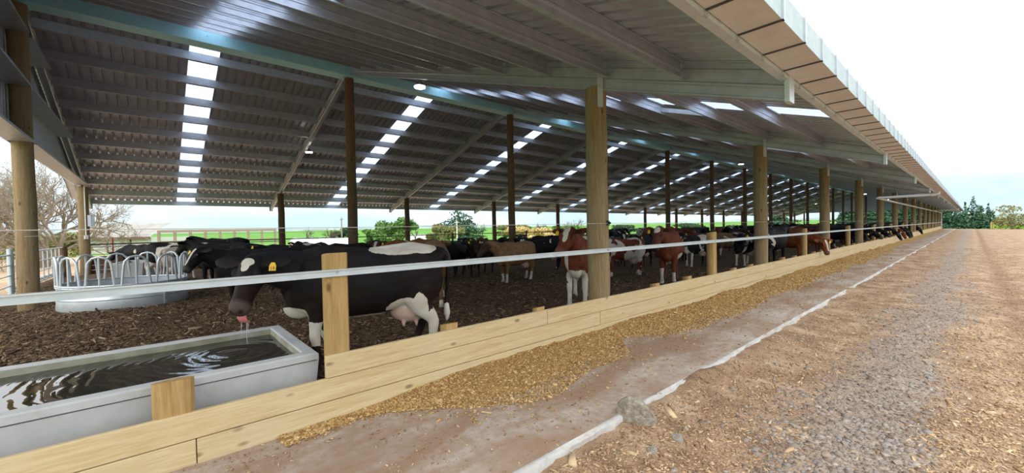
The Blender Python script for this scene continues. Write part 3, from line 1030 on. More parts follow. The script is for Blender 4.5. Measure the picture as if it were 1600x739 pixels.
# ------------------------------------------------------------------ downpipes at the far half
for yy, lb in ((33.0, 'fat grey pipe crossing from gutter to pole, first along the eave'), (84.0, 'fat grey pipe crossing from gutter to pole near the far end')):
    m = MB(); m.tube([(-1.22, yy, 3.40), (-1.24, yy, 3.22), (-1.42, yy, 3.17), (-3.55, yy, 3.13), (-3.76, yy, 3.13)], .075, 10)
    m.tube([(-1.32, yy, 3.185), (-1.50, yy, 3.165)], .092, 10)
    tag(m.build('downpipe', MT['white_pvc'], smooth=True), lb, 'pipe')
m = MB(); m.tube([(-3.80, 33.0, 3.12), (-3.80, 109.2, 3.12), (-3.76, 109.5, 3.10), (-3.738, 109.6, 2.95), (-3.738, 109.6, -.1)], .06, 10)
tag(m.build('drain_pipe', MT['white_pvc'], smooth=True), 'long pale pipe running along the poles under the eave', 'pipe')

# ------------------------------------------------------------------ cattle
class Loft:
    def __init__(self): self.v, self.f = [], []

    def rings(self, C, Sd, Up, rw, rh, n=18, e=2.0, low=1.0):
        """stack of superellipse rings; C centres, Sd/Up unit vectors, rw/rh half sizes"""
        b = len(self.v); m = len(C)
        for i in range(m):
            c, s, u = np.array(C[i], float), np.array(Sd[i], float), np.array(Up[i], float)
            for k in range(n):
                a = 2 * math.pi * k / n
                ca, sa = math.cos(a), math.sin(a)
                x = math.copysign(abs(ca) ** (2 / e), ca) * rw[i]
                y = math.copysign(abs(sa) ** (2 / e), sa) * rh[i]
                if y > 0: x *= 1 - (1 - low) * (y / rh[i])
                self.v.append(tuple(c + s * x + u * y))
        for i in range(m - 1):
            for k in range(n):
                self.f.append((b + i * n + k, b + i * n + (k + 1) % n, b + (i + 1) * n + (k + 1) % n, b + (i + 1) * n + k))
        self.f.append(tuple(b + k for k in range(n - 1, -1, -1)))
        self.f.append(tuple(b + (m - 1) * n + k for k in range(n)))

    def path(self, pts, rw, rh=None, n=12, side=(0, 1, 0)):
        """tapered limb along points"""
        pts = [np.array(p, float) for p in pts]
        rh = rh or rw
        Sd, Up = [], []
        for i in range(len(pts)):
            t = pts[min(i + 1, len(pts) - 1)] - pts[max(i - 1, 0)]
            t /= np.linalg.norm(t) + 1e-9
            s = np.array(side, float); s = s - t * (s @ t); s /= np.linalg.norm(s) + 1e-9
            Sd.append(s); Up.append(np.cross(t, s))
        self.rings(pts, Sd, Up, rw, rh, n)

    def blob(self, c, r, n=14, rot=0.0):
        m = 9
        C, rw, rh = [], [], []
        for i in range(m):
            a = math.pi * (i + .35) / (m - .3)
            C.append((c[0] - math.cos(a) * r[0], c[1], c[2])); rw.append(math.sin(a) * r[1]); rh.append(math.sin(a) * r[2])
        self.rings(C, [(0, 1, 0)] * m, [(0, 0, 1)] * m, rw, rh, n)


def rotz(v, a):
    c, s = math.cos(a), math.sin(a)
    return np.array([v[0] * c - v[1] * s, v[0] * s + v[1] * c, v[2]])


def cow_mesh(name, poll=(1.22, 0, 1.42), hyaw=0, hpitch=-50, stride=(0, 0, 0, 0), voxel=.02, marks=None, thin=1.0, roll=0, tail_y=0.0):
    """one continuous standing cow facing +X, hooves at z=0; returns mesh and head frame"""
    L = Loft()
    st = [(-.865, 1.30, 1.10, .09), (-.82, 1.355, .98, .19), (-.70, 1.395, .80, .255), (-.52, 1.41, .70, .285), (-.34, 1.385, .645, .30), (-.10, 1.365, .585, .345),
          (.14, 1.355, .575, .355), (.36, 1.365, .595, .325), (.52, 1.395, .62, .275), (.68, 1.375, .645, .235), (.80, 1.30, .70, .185), (.885, 1.18, .80, .10)]
    C = [(x, 0, (t + b) / 2) for x, t, b, w in st]
    L.rings(C, [(0, 1, 0)] * len(st), [(0, 0, 1)] * len(st), [w * thin for *_, w in st], [(t - b) / 2 for x, t, b, w in st], 24, 2.25, .80)
    # spine, hooks, pins, shoulder and withers
    L.path([(-.84, 0, 1.31), (-.5, 0, 1.375), (0, 0, 1.325), (.5, 0, 1.365), (.66, 0, 1.33)], [.05, .06, .05, .06, .05])
    for s in (1, -1):
        L.blob((-.47, s * .165, 1.275), (.16, .075, .075)); L.blob((-.79, s * .10, 1.25), (.09, .06, .07))
        L.blob((.52, s * .17, 1.02), (.22, .11, .30))
        L.blob((-.62, s * .15, .98), (.23, .13, .30))
    # neck
    p0 = np.array([.60, 0, 1.08]); p2 = np.array(poll, float)
    hy, hp = math.radians(hyaw), math.radians(hpitch)
    A = np.array([math.cos(hp) * math.cos(hy), math.cos(hp) * math.sin(hy), math.sin(hp)])
    Sh = np.array([-math.sin(hy), math.cos(hy), 0]); Nn = np.cross(A, Sh)
    if roll:
        r = math.radians(roll); Sh, Nn = Sh * math.cos(r) + Nn * math.sin(r), -Sh * math.sin(r) + Nn * math.cos(r)
    end = p2 + A * .06 - Nn * .05
    p1 = p0 * .45 + end * .55 + np.array([.03, 0, .05])
    C, Sd, Up, rw, rh = [], [], [], [], []
    for i in range(8):
        t = i / 7
        c = (1 - t) ** 2 * p0 + 2 * t * (1 - t) * p1 + t * t * end
        T = 2 * (1 - t) * (p1 - p0) + 2 * t * (end - p1); T /= np.linalg.norm(T)
        s = np.array([0, 1, 0]) * (1 - t) + Sh * t; s = s - T * (s @ T); s /= np.linalg.norm(s)
        C.append(c); Sd.append(s); Up.append(np.cross(T, s)); rw.append(.18 - .085 * t ** .8); rh.append(.29 - .145 * t ** .8)
    L.rings(C, Sd, Up, rw, rh, 18, 2.0, .8)
    # brisket and dewlap
    L.blob((.74, 0, .74), (.17, .10, .14))
    L.path([(.82, 0, .82), tuple(p0 * .62 + end * .38 + np.array([.08, 0, -.16])), tuple(p0 * .3 + end * .7 + np.array([.0, 0, -.06]))], [.07, .045, .03])
    # head
    hs = [(-.07, .06, .05, -.03), (-.02, .10, .09, -.03), (.05, .122, .118, -.035), (.12, .126, .138, -.05), (.20, .120, .145, -.06), (.28, .102, .132, -.062), (.36, .088, .112, -.06),
          (.43, .088, .098, -.06), (.50, .100, .092, -.062), (.55, .092, .078, -.066), (.58, .058, .05, -.07)]
    L.rings([p2 + A * t + Nn * o for t, w, h, o in hs], [Sh] * len(hs), [Nn] * len(hs), [w for t, w, h, o in hs], [h for t, w, h, o in hs], 18, 2.15, .86)
    for s in (1, -1):
        L.path([p2 + A * .125 + Sh * s * .10 + Nn * .03, p2 + A * .175 + Sh * s * .115 + Nn * .025, p2 + A * .23 + Sh * s * .098 + Nn * .015], [.024, .036, .02])      # brow
        r0 = p2 + A * .04 + Sh * s * .09 - Nn * .02
        d = Sh * s * .95 - A * .10 + np.array([0, 0, .02]); d = d / np.linalg.norm(d)
        wd = A - d * (A @ d); wd /= np.linalg.norm(wd)
        C = [r0 + d * q for q in (0, .06, .125, .20, .265, .305)]
        L.rings(C, [wd] * 6, [np.cross(d, wd)] * 6, [.036, .060, .086, .088, .060, .014], [.026, .022, .020, .019, .016, .010], 12)
    # legs
    for j, s in enumerate((1, -1)):
        dx = stride[j]
        L.path([(.56, s * .15, .92), (.55, s * .155, .76), (.555 + dx * .15, s * .145, .62), (.57 + dx * .35, s * .14, .49), (.575 + dx * .5, s * .14, .42), (.565 + dx * .7, s * .14, .32),
                (.56 + dx * .9, s * .14, .19), (.565 + dx, s * .14, .125), (.585 + dx, s * .14, .07), (.60 + dx, s * .14, 0)],
               [.095, .088, .066, .054, .056, .042, .041, .052, .052, .066], [.15, .12, .082, .062, .060, .046, .044, .055, .055, .075], 12)
        dx = stride[2 + j]
        L.path([(-.60, s * .15, 1.08), (-.57, s * .17, .90), (-.55 + dx * .2, s * .165, .76), (-.60 + dx * .3, s * .155, .64), (-.70 + dx * .4, s * .15, .53), (-.725 + dx * .5, s * .15, .47), (-.715 + dx * .7, s * .15, .33),
                (-.70 + dx * .9, s * .15, .19), (-.69 + dx, s * .15, .125), (-.665 + dx, s * .15, .07), (-.65 + dx, s * .15, 0)],
               [.12, .12, .10, .074, .054, .050, .043, .043, .052, .052, .066], [.24, .235, .18, .115, .08, .070, .052, .050, .057, .057, .075], 12)
    # udder and teats
    L.blob((-.46, 0, .63), (.24, .155, .175))
    for sx_ in (-.38, -.53):
        for s in (1, -1): L.path([(sx_, s * .07, .52), (sx_, s * .075, .45), (sx_, s * .075, .41)], [.026, .022, .014], None, 8)
    # tail
    L.path([(-.84, 0, 1.33), (-.91, 0, 1.27), (-.935, tail_y * .3, 1.08), (-.925, tail_y * .7, .85), (-.915, tail_y, .66), (-.92, tail_y, .52), (-.915, tail_y, .42)], [.045, .036, .028, .024, .030, .044, .014], None, 10)
    me0 = bpy.data.meshes.new('raw'); me0.from_pydata(L.v, [], L.f)
    bm = bmesh.new(); bm.from_mesh(me0); bmesh.ops.recalc_face_normals(bm, faces=list(bm.faces)); bm.to_mesh(me0); bm.free()
    ob = bpy.data.objects.new('raw', me0); COL.objects.link(ob)
    md_ = ob.modifiers.new('r', 'REMESH'); md_.mode = 'VOXEL'; md_.voxel_size = voxel; md_.use_smooth_shade = True
    sm = ob.modifiers.new('s', 'SMOOTH'); sm.factor = .5; sm.iterations = 5
    dg = bpy.context.evaluated_depsgraph_get(); dg.update()
    me = bpy.data.meshes.new_from_object(ob.evaluated_get(dg))
    bpy.data.objects.remove(ob); bpy.data.meshes.remove(me0)
    me.name = name
    me.materials.clear(); me.materials.append(MT['cow_coat'])
    nv = len(me.vertices)
    P = np.empty(nv * 3, np.float32); me.vertices.foreach_get('co', P); P = P.reshape(-1, 3).astype(float)
    me.polygons.foreach_set('use_smooth', np.ones(len(me.polygons), bool))
    q = P - p2
    ha, hs_, hn = q @ A, q @ Sh, q @ Nn
    nearhead = (np.abs(hs_) < .30) & (np.abs(hn) < .20) & (ha > -.08) & (ha < .6)
    sm_ = lambda x, a, b: np.clip((x - a) / (b - a), 0, 1)
    Z = {}
    Z['head_zone'] = nearhead * sm_(ha, -.05, .02)
    Z['muzzle_zone'] = nearhead * (np.abs(hs_) < .12) * sm_(ha, .45, .50)
    Z['blaze_zone'] = nearhead * np.clip(1.15 - np.abs(hs_) / (.075 - .05 * np.clip(ha / .5, 0, 1)), 0, 1) * sm_(hn, -.03, .02) * (ha < .46) * sm_(ha, .01, .05)
    ud = ((P[:, 0] + .46) / .25) ** 2 + (P[:, 1] / .16) ** 2 + ((P[:, 2] - .60) / .20) ** 2
    Z['udder_zone'] = np.clip((1.25 - ud) / .3, 0, 1) * (P[:, 2] < .66)
    dk = np.zeros(nv)
    for s in (1, -1):
        dk = np.maximum(dk, np.clip(1.5 - np.linalg.norm(q - (A * .565 + Sh * s * .045 - Nn * .03), axis=1) / .020, 0, 1))
        dk = np.maximum(dk, np.clip(1.4 - np.linalg.norm(q - (A * .178 + Sh * s * .128 + Nn * .02), axis=1) / .033, 0, 1))
        dk = np.maximum(dk, nearhead * (hs_ * s > .13) * (np.abs(ha - .05) < .04) * (hs_ * s < .26) * (hn > -.02) * .75)
    Z['dark_zone'] = dk
    mk = np.zeros(nv)
    if marks:
        for kind, c, r in marks:
            if kind == 'b':
                e = np.sqrt((((P - np.array(c)) / np.array(r)) ** 2).sum(1))
            else:          # head-local: along, side, normal
                e = np.sqrt((((np.stack([ha, hs_, hn], 1) - np.array(c)) / np.array(r)) ** 2).sum(1)) + (~nearhead) * 9
            mk = np.maximum(mk, np.clip(1 - .5 * e, 0, 1))
    Z['mark'] = mk
    for nm, arr in Z.items():
        a = me.attributes.new(nm, 'FLOAT', 'POINT'); a.data.foreach_set('value', np.asarray(arr, np.float32))
    return me, (p2, A, Sh, Nn)


bm = bmesh.new(); bmesh.ops.create_uvsphere(bm, u_segments=12, v_segments=8, radius=.027)
ME_EYE = bpy.data.meshes.new('eye'); bm.to_mesh(ME_EYE); bm.free(); ME_EYE.materials.append(MT['eye'])
ME_EYE.polygons.foreach_set('use_smooth', [True] * len(ME_EYE.polygons))
ME_TAG = MB().add([(-.018, -.003, 0), (.018, -.003, 0), (.034, -.003, -.035), (.034, -.003, -.085), (-.034, -.003, -.085), (-.034, -.003, -.035),
                   (-.018, .003, 0), (.018, .003, 0), (.034, .003, -.035), (.034, .003, -.085), (-.034, .003, -.085), (-.034, .003, -.035)],
                  [(5, 4, 3, 2, 1, 0), (6, 7, 8, 9, 10, 11)] + [(i, (i + 1) % 6, 6 + (i + 1) % 6, 6 + i) for i in range(6)]).mesh('ear_tag', MT['ear_tag'])

BLACK, RED, TAN, DKB, BROWN = (.010, .009, .010), (.155, .040, .017), (.27, .165, .082), (.045, .024, .015), (.11, .042, .02)


def head_parts(o, fr, tags=(1,)):
    p2, A, Sh, Nn = fr
    for s in (1, -1):
        p = p2 + A * .178 + Sh * s * .116 + Nn * .022
        place('eye', ME_EYE, o, p)
    for s in tags:
        p = p2 + A * .055 + Sh * s * .225 + Nn * .012
        M3 = Matrix((Sh * 1.0, -Nn, np.cross(Sh, -Nn))).transposed()
        e = M3.to_euler()
        # hang the tag: x across the ear, z up against the head axis
        zv = -A * .55 + np.array([0, 0, .83]); zv = zv / np.linalg.norm(zv)
        yv = -Nn - zv * (-Nn @ zv); yv /= np.linalg.norm(yv)
        xv = np.cross(yv, zv)
        e = Matrix((xv, yv, zv)).transposed().to_euler()
        t = place('ear_tag', ME_TAG, o, p + Nn * .012, e)
    return o


def cow_props(o, coat, low=None, patch=.3, sock=0.0, blaze=0.0, seed=0.0, udder=1.0, muzzle=(.05, .042, .04), face_dark=0.0):
    o['coat'] = [float(c) for c in coat]; o['coat_low'] = [float(c) for c in (low or coat)]
    o['patch'] = float(patch); o['sock'] = float(sock); o['blaze'] = float(blaze); o['seed'] = float(seed); o['udder'] = float(udder); o['face_dark'] = float(face_dark)
    o['muzzle'] = [float(c) for c in muzzle]
    return o


POSES = {}


def pose(key, **kw):
    POSES[key] = cow_mesh('cow', **kw)


def cow(key, x, y, heading, coat, label, group=None, scale=1.0, tags=(1,), parts=True, **kw):
    me, fr = POSES[key]
    # stand the hooves in the bedding below this animal
    ch, sh = math.cos(heading) * scale, math.sin(heading) * scale
    hx, hy = np.array([.58, .58, -.67, -.67]), np.array([.14, -.14, .15, -.15])
    z = float(np.mean(bed_z(x + hx * ch - hy * sh, y + hx * sh + hy * ch))) - .012
    o = place('cow', me, None, (x, y, z), (0, 0, heading), (scale,) * 3)
    tag(o, label, 'cow', group)
    cow_props(o, coat, **kw)
    if parts: head_parts(o, fr, tags)
    return o


def img_heading(a):
    """0 = facing right in the photograph's sense, 90 = away, 180 = left, 270 = towards; as a world rotation"""
    a = math.radians(a)
    R2 = CR[:2] / np.linalg.norm(CR[:2]); F2 = CF[:2] / np.linalg.norm(CF[:2])
    d = R2 * math.cos(a) + F2 * math.sin(a)
    return math.atan2(d[1], d[0])

# ------------------------------------------------------------------ water trough
tr_ = empty('water_trough', (-4.87, -.43, 0))
tag(tr_, 'long pale concrete water trough filled with dark rippling water', 'trough')
ox, oy, th, hz = .79, 1.57, .11, .57
m = MB()


def rect(hx, hy, z): return [(-hx, -hy, z), (hx, -hy, z), (hx, hy, z), (-hx, hy, z)]


V = rect(ox - .05, oy - .05, -.05) + rect(ox, oy, hz - .06) + rect(ox, oy, hz - .012) + rect(ox - .012, oy - .012, hz) + rect(ox - th, oy - th, hz) + rect(ox - th - .012, oy - th - .012, hz - .012)
V += rect(ox - th - .04, oy - th - .04, .10)
F = []
for r in range(6):
    for k in range(4): F.append((r * 4 + k, r * 4 + (k + 1) % 4, r * 4 + 4 + (k + 1) % 4, r * 4 + 4 + k))
F.append((24, 25, 26, 27)); F.append((3, 2, 1, 0))
me = MB().add(V, F).mesh('basin', MT['concrete'])
me.materials.append(MT['trough_algae'])
for pl in me.polygons:
    if pl.center.z < hz - .02 and (abs(pl.center.x) < ox - th and abs(pl.center.y) < oy - th): pl.material_index = 1
place('basin', me, tr_)
place('water', grid_mesh('water', np.linspace(-ox + th - .01 + .02, ox - th - .01, 30), np.linspace(-oy + th + .02, oy - th - .02, 60), lambda X, Y: .50 + 0 * X + .004 * np.sin(22 * np.hypot(X + .05, Y - .98)) * np.exp(-np.hypot(X + .05, Y - .98) / .8), MT['trough_water']), tr_)
# cast joint line on the outer face
MB().box(ox - .008, ox + .004, -oy + .02, oy - .02, hz - .070, hz - .064).build('joint_line', MT['dark_steel'], tr_)

# second trough beyond the ring feeder
t2 = empty('drinking_trough', (-21.4, -.55, FLOOR - .05), math.radians(80))
tag(t2, 'small weathered concrete trough behind the ring feeder', 'trough')
m = MB(); m.add([(x * .42, y * 1.1, z) for x, y, z in ((-.92, -.95, 0), (.92, -.95, 0), (.92, .95, 0), (-.92, .95, 0))] + [(x * .45, y * 1.15, .62) for x, y in ((-1, -1), (1, -1), (1, 1), (-1, 1))] + [(x * .36, y * 1.06, .62) for x, y in ((-1, -1), (1, -1), (1, 1), (-1, 1))] + [(x * .34, y * 1.02, .2) for x, y in ((-1, -1), (1, -1), (1, 1), (-1, 1))],
               [(3, 2, 1, 0), (12, 13, 14, 15)] + [(r * 4 + k, r * 4 + (k + 1) % 4, r * 4 + 4 + (k + 1) % 4, r * 4 + 4 + k) for r in range(3) for k in range(4)])
m.build('basin', MT['concrete'], t2)
MB().box(-.35, .35, -1.05, 1.05, .50, .52).build('water', MT['trough_water'], t2)

# ------------------------------------------------------------------ ring feeder
rf = empty('ring_feeder', (-13.2, -.5, FLOOR - .03))
tag(rf, 'round galvanised ring feeder with tombstone loops', 'feeder')
RR = 1.12
for h in range(2):
    V, F = [], []
    n = 33
    a0 = .65 + math.pi * h
    for zz, ro in ((0, 0), (.02, .014), (.22, .0), (.24, .016), (.26, 0), (.46, 0), (.49, .016), (.515, 0)):
        for k in range(n):
            a = a0 + math.pi * k / (n - 1); V.append(((RR + ro) * math.cos(a), (RR + ro) * math.sin(a), zz))
    nr = 8
    for zz, ro in ((.515, -.006), (0, -.006)):
        for k in range(n):
            a = a0 + math.pi * k / (n - 1); V.append(((RR + ro) * math.cos(a), (RR + ro) * math.sin(a), zz))
    for r in range(nr + 1):
        for k in range(n - 1): F.append((r * n + k, r * n + k + 1, (r + 1) * n + k + 1, (r + 1) * n + k))
    MB().add(V, F).build('side_sheet', MT['galvanised_rail'], rf, smooth=True)
    a = a0
    m = MB(); m.box(RR - .012, RR + .03, -.04, .04, .01, .50)
    for z in (.08, .25, .42): m.tube([(RR + .03, 0, z), (RR + .045, 0, z)], .016, 6)
    m.build('joint_plate', MT['galvanised_steel'], rf, rot=(0, 0, a))
m = MB(); m.tube([(RR * math.cos(a), RR * math.sin(a), .53) for a in np.linspace(0, 2 * math.pi, 49)], .022, 8); m.build('top_ring', MT['galvanised_rail'], rf, smooth=True)
pts = []
hw = .20
for k in range(15):
    t = k / 14
    if t < .3: pts.append((-hw - .04 + .04 * t / .3, .50 + .45 * t / .3))
    elif t > .7: pts.append((hw + .04 * (t - .7) / .3, .95 - .45 * (t - .7) / .3))
    else:
        a = math.pi * (1 - (t - .3) / .4); pts.append((hw * math.cos(a), .95 + hw * math.sin(a)))


def bend(s, z, off=0): a = s / RR; return ((RR + off) * math.cos(a), (RR + off) * math.sin(a), z)


me_loop = MB().tube([bend(s, z) for s, z in pts], .024, 8).mesh('loop', MT['galvanised_rail'], True)
me_bar = MB().tube([bend(0, .50), bend(0, 1.13)], .020, 8).mesh('loop_bar', MT['galvanised_rail'], True)
for k in range(12):
    a = 2 * math.pi * (k + .35) / 12
    o = place('loop', me_loop, rf, rot=(0, 0, a)); place('loop_bar', me_bar, o)

# ------------------------------------------------------------------ gates at the gable end and the yard outside
yard = grid_mesh('floor_yard', np.linspace(-60, -3.9, 60), np.linspace(-16, -2.3, 30), lambda X, Y: -.05 + .05 * (fbm(X * .5, Y * .5, 51) - .5) - .2 * np.clip((-Y - 13) / 3, 0, 1) - .2 * np.clip((-X - 52) / 6, 0, 1), MT['yard_ground'])
tag(place('floor_yard', yard), 'sandy bare yard outside the gable end', kind='structure')


def gate(name, x0, x1, y, z0, z1, label, bars, vert, mat='galvanised_rail'):
    L = x1 - x0
    o = empty(name, (x0, y, z0)); tag(o, label, 'gate')
    h = z1 - z0
    MB().tube([(0, 0, 0), (0, 0, h), (L, 0, h), (L, 0, 0), (0, 0, 0)], .026, 8).build('gate_frame', MT[mat], o, smooth=True)
    mbar = MB().tube([(0, 0, 0), (L, 0, 0)], .017, 6).mesh('bar', MT[mat], True)
    for q in range(bars): place('bar', mbar, o, (0, 0, h * (q + 1) / (bars + 1)))
    mv = MB().tube([(0, 0, 0), (0, 0, h)], .02, 6).mesh('upright', MT[mat], True)
    for q in range(vert): place('upright', mv, o, (L * (q + 1) / (vert + 1), 0, 0))
    return o


gate('tube_gate', -17.05, -13.0, -2.9, .15, 1.25, 'tubular steel gate with diagonal brace beside the gable pole', 3, 1)
o = gate('barred_gate', -25.2, -17.15, -2.86, .25, 1.28, 'galvanised barred gate with upright bars beyond the ring feeder', 2, 9)
m = MB(); m.tube([(-17.1, -2.9, -.2), (-17.1, -2.9, 1.42)], .06, 10)
tag(m.build('gate_post', MT['galvanised_rail'], smooth=True), 'galvanised steel gate post beside the gable pole', 'post')
m = MB(); m.tube([(-25.33, -2.88, -.2), (-25.33, -2.88, 1.33)], [.16, .15], 12)
tag(m.build('short_post', MT['pole_timber_dark'], smooth=True), 'stubby dark timber post at the barred gate', 'post')
tag(MB().tube([(-17.13, -2.945, .32), (-25.22, -2.945, .30)], .06, 8).build('water_pipe', MT['white_pvc'], smooth=True), 'white pipe lying low along the barred gate', 'pipe')
m = MB(); m.tube([(-26.08, -1.4, -.1), (-26.08, -1.4, 1.65)], .03, 8); tag(m.build('marker_post', MT['red_plastic'], smooth=True), 'thin red marker post behind the drinking cow', 'post')
tag(MB().tube([(-26.028, -2.3, 1.24), (-26.028, 5.4, 1.25)], .025, 8).build('side_rail', MT['galvanised_steel'], smooth=True), 'thin steel rail behind the drinking cow', 'rail')


# ------------------------------------------------------------------ background: buildings
def at_xy(u, D, v=None):
    p = at(u, hor(u) if v is None else v, D); return p[0], p[1]


x_, y_ = at_xy(192, 46)
bs = empty('farm_shed', (x_, y_, -.26), math.atan2(CR[1], CR[0]) - .12)
tag(bs, 'old white farm shed with curved corrugated roof behind the bare tree', 'shed')
MB().box(-7, 3.6, 0, 6, 0, 1.75).build('wall', MT['white_wall'], bs)
V, F = [], []
for i, xx in enumerate(np.linspace(-7.4, 3.9, 115)):
    for k in range(5):
        t = k / 4; V.append((xx, -.45 + 3.4 * t, 1.8 + 1.75 * math.sin(t * 1.5) * .95 + (.05 if i % 2 else 0)))
for i in range(114):
    for k in range(4): F.append((i * 5 + k, i * 5 + 5 + k, i * 5 + 6 + k, i * 5 + 1 + k))
MB().add(V, F).build('roof', MT['old_roof'], bs)
MB().box(-7.4, 3.95, -.52, -.44, 1.62, 1.86).build('fascia', MT['fascia'], bs)
for xx in (-5.2, -2.1, .9): MB().box(xx, xx + .18, -.06, .02, .1, 1.7).build('pilaster', MT['fascia'], bs)
for k, (u0, u1, D, lb) in enumerate(((452, 546, 62, 'long low white tunnel house behind the bare willow'), (640, 672, 76, 'long low white tunnel house left of the big conifer'))):
    xa, ya = at_xy(u0, D); xb, yb = at_xy(u1, D)
    L = math.hypot(xb - xa, yb - ya)
    o = empty('tunnel_house', (xa, ya, -.26), math.atan2(yb - ya, xb - xa)); tag(o, lb, 'greenhouse')
    n = 9
    V = [(x, -1.6 * math.cos(math.pi * j / n) + 1.6, 1.15 * math.sin(math.pi * j / n) ** .7) for x in np.linspace(0, L, 8) for j in range(n + 1)]
    MB().add(V, [(i * (n + 1) + j, i * (n + 1) + j + 1, (i + 1) * (n + 1) + j + 1, (i + 1) * (n + 1) + j) for i in range(7) for j in range(n)]).build('cover', MT['white_pvc'], o, smooth='all')
    for x in np.linspace(0, L, 8):
        MB().tube([(x, -1.63 * math.cos(math.pi * j / n) + 1.6, 1.18 * math.sin(math.pi * j / n) ** .7) for j in range(n + 1)], .035, 5).build('hoop', MT['galvanised_steel'], o)

# timber yard rails beyond the rear of the shed
x0_, y0_ = at_xy(246, 33); x1_, y1_ = at_xy(432, 37)
L = math.hypot(x1_ - x0_, y1_ - y0_)
yr = empty('yard_fence', (x0_, y0_, -.26), math.atan2(y1_ - y0_, x1_ - x0_)); tag(yr, 'brown timber stockyard fence behind the black cows', 'fence')
MB().box(0, L, -.06, .06, 2.18, 2.38).build('top_rail', MT['yard_rail'], yr)
MB().box(0, L, -.03, .03, 1.4, 1.5).build('lower_rail', MT['yard_rail'], yr)
for q in range(9):
    MB().box(q * L / 8.2, q * L / 8.2 + .18, -.09, .09, 0, 2.2).build('post', MT['yard_rail'], yr)

x_, y_ = at_xy(534, 75)
m = MB(); m.tube([(0, 0, 0), (0, 0, 4.6)], [.14, .10], 8); m.box(-.9, .9, -.06, .06, 4.2, 4.32)
tag(m.build('power_pole', MT['bark_pale'], None, (x_, y_, -.26)), 'slim power pole standing by the tunnel house', 'pole')
x_, y_ = at_xy(714, 52)
m = MB(); m.tube([(0, 0, 0), (0, 0, 3.1)], [.10, .08], 8); m.box(-.5, .5, -.05, .05, 2.85, 2.95)
tag(m.build('power_pole', MT['white_wall'], None, (x_, y_, -.26)), 'pale power pole in front of the big conifer', 'pole')


# ------------------------------------------------------------------ trees
def foliage(name, blobs, n, size, mat, seed, flat=.5):
    r = np.random.default_rng(seed)
    B = np.array(blobs, float)          # x y z rx ry rz
    w_ = (B[:, 3] * B[:, 4] + B[:, 3] * B[:, 5]); w_ /= w_.sum()
    k = r.choice(len(B), n, p=w_)
    d = r.normal(0, 1, (n, 3)); d /= np.linalg.norm(d, axis=1)[:, None]
    rad = r.uniform(.62, 1.04, n)[:, None]
    P = B[k, :3] + d * B[k, 3:] * rad
    s = r.uniform(.6, 1.4, n) * size
    nrm = d * .6 + r.normal(0, .6, (n, 3)); nrm /= np.linalg.norm(nrm, axis=1)[:, None]
    t1 = np.cross(nrm, r.normal(0, 1, (n, 3))); t1 /= np.linalg.norm(t1, axis=1)[:, None] + 1e-9
    t2_ = np.cross(nrm, t1)
    V = np.stack([P + t1 * s[:, None], P + t2_ * s[:, None] * flat, P - t1 * s[:, None], P - t2_ * s[:, None] * flat], 1).reshape(-1, 3)
    V[::4] += nrm * s[:, None] * .25
    return raw_mesh(name, V, np.arange(4 * n).reshape(n, 4), mat, False, {'tint': np.repeat(r.random(n), 4)})


def tree(name, x, y, z, blobs, n, size, leafmat, label, trunk_h, trunk_r, seed, group=None, barkmat='bark', cat='tree'):
    o = empty(name, (x, y, z)); tag(o, label, cat, group)
    if trunk_h: MB().tube([(0, 0, -.2), (trunk_r * .3, 0, trunk_h * .5), (0, 0, trunk_h)], [trunk_r, trunk_r * .75, trunk_r * .25], 8).build('trunk', MT[barkmat], o, smooth=True)
    place('foliage', foliage('foliage', blobs, n, size, MT[leafmat], seed), o)
    return o


def conifer_blobs(h, w, seed, layers=9):
    r = np.random.default_rng(seed); out = []
    for k in range(layers):
        t = k / (layers - 1); z = h * (.14 + .84 * t); rad = w * (1 - t) ** .8 + w * .14
        m_ = max(1, int(6 * (1 - t)) + 1)
        for q in range(m_):
            a = 2 * math.pi * (q + r.random() * .7) / m_
            d = rad * .58 * r.uniform(.7, 1.2) if m_ > 1 else 0
            out.append((d * math.cos(a), d * math.sin(a), z + r.normal(0, .03 * h), rad * .55, rad * .55, h * (.055 + .05 * t)))
    return out


def round_blobs(h, w, seed, n=10, base=.25):
    r = np.random.default_rng(seed)
    return [(r.normal(0, w * .38), r.normal(0, w * .38), h * r.uniform(base, .84), w * r.uniform(.25, .45), w * r.uniform(.25, .45), h * r.uniform(.12, .2)) for _ in range(n)]


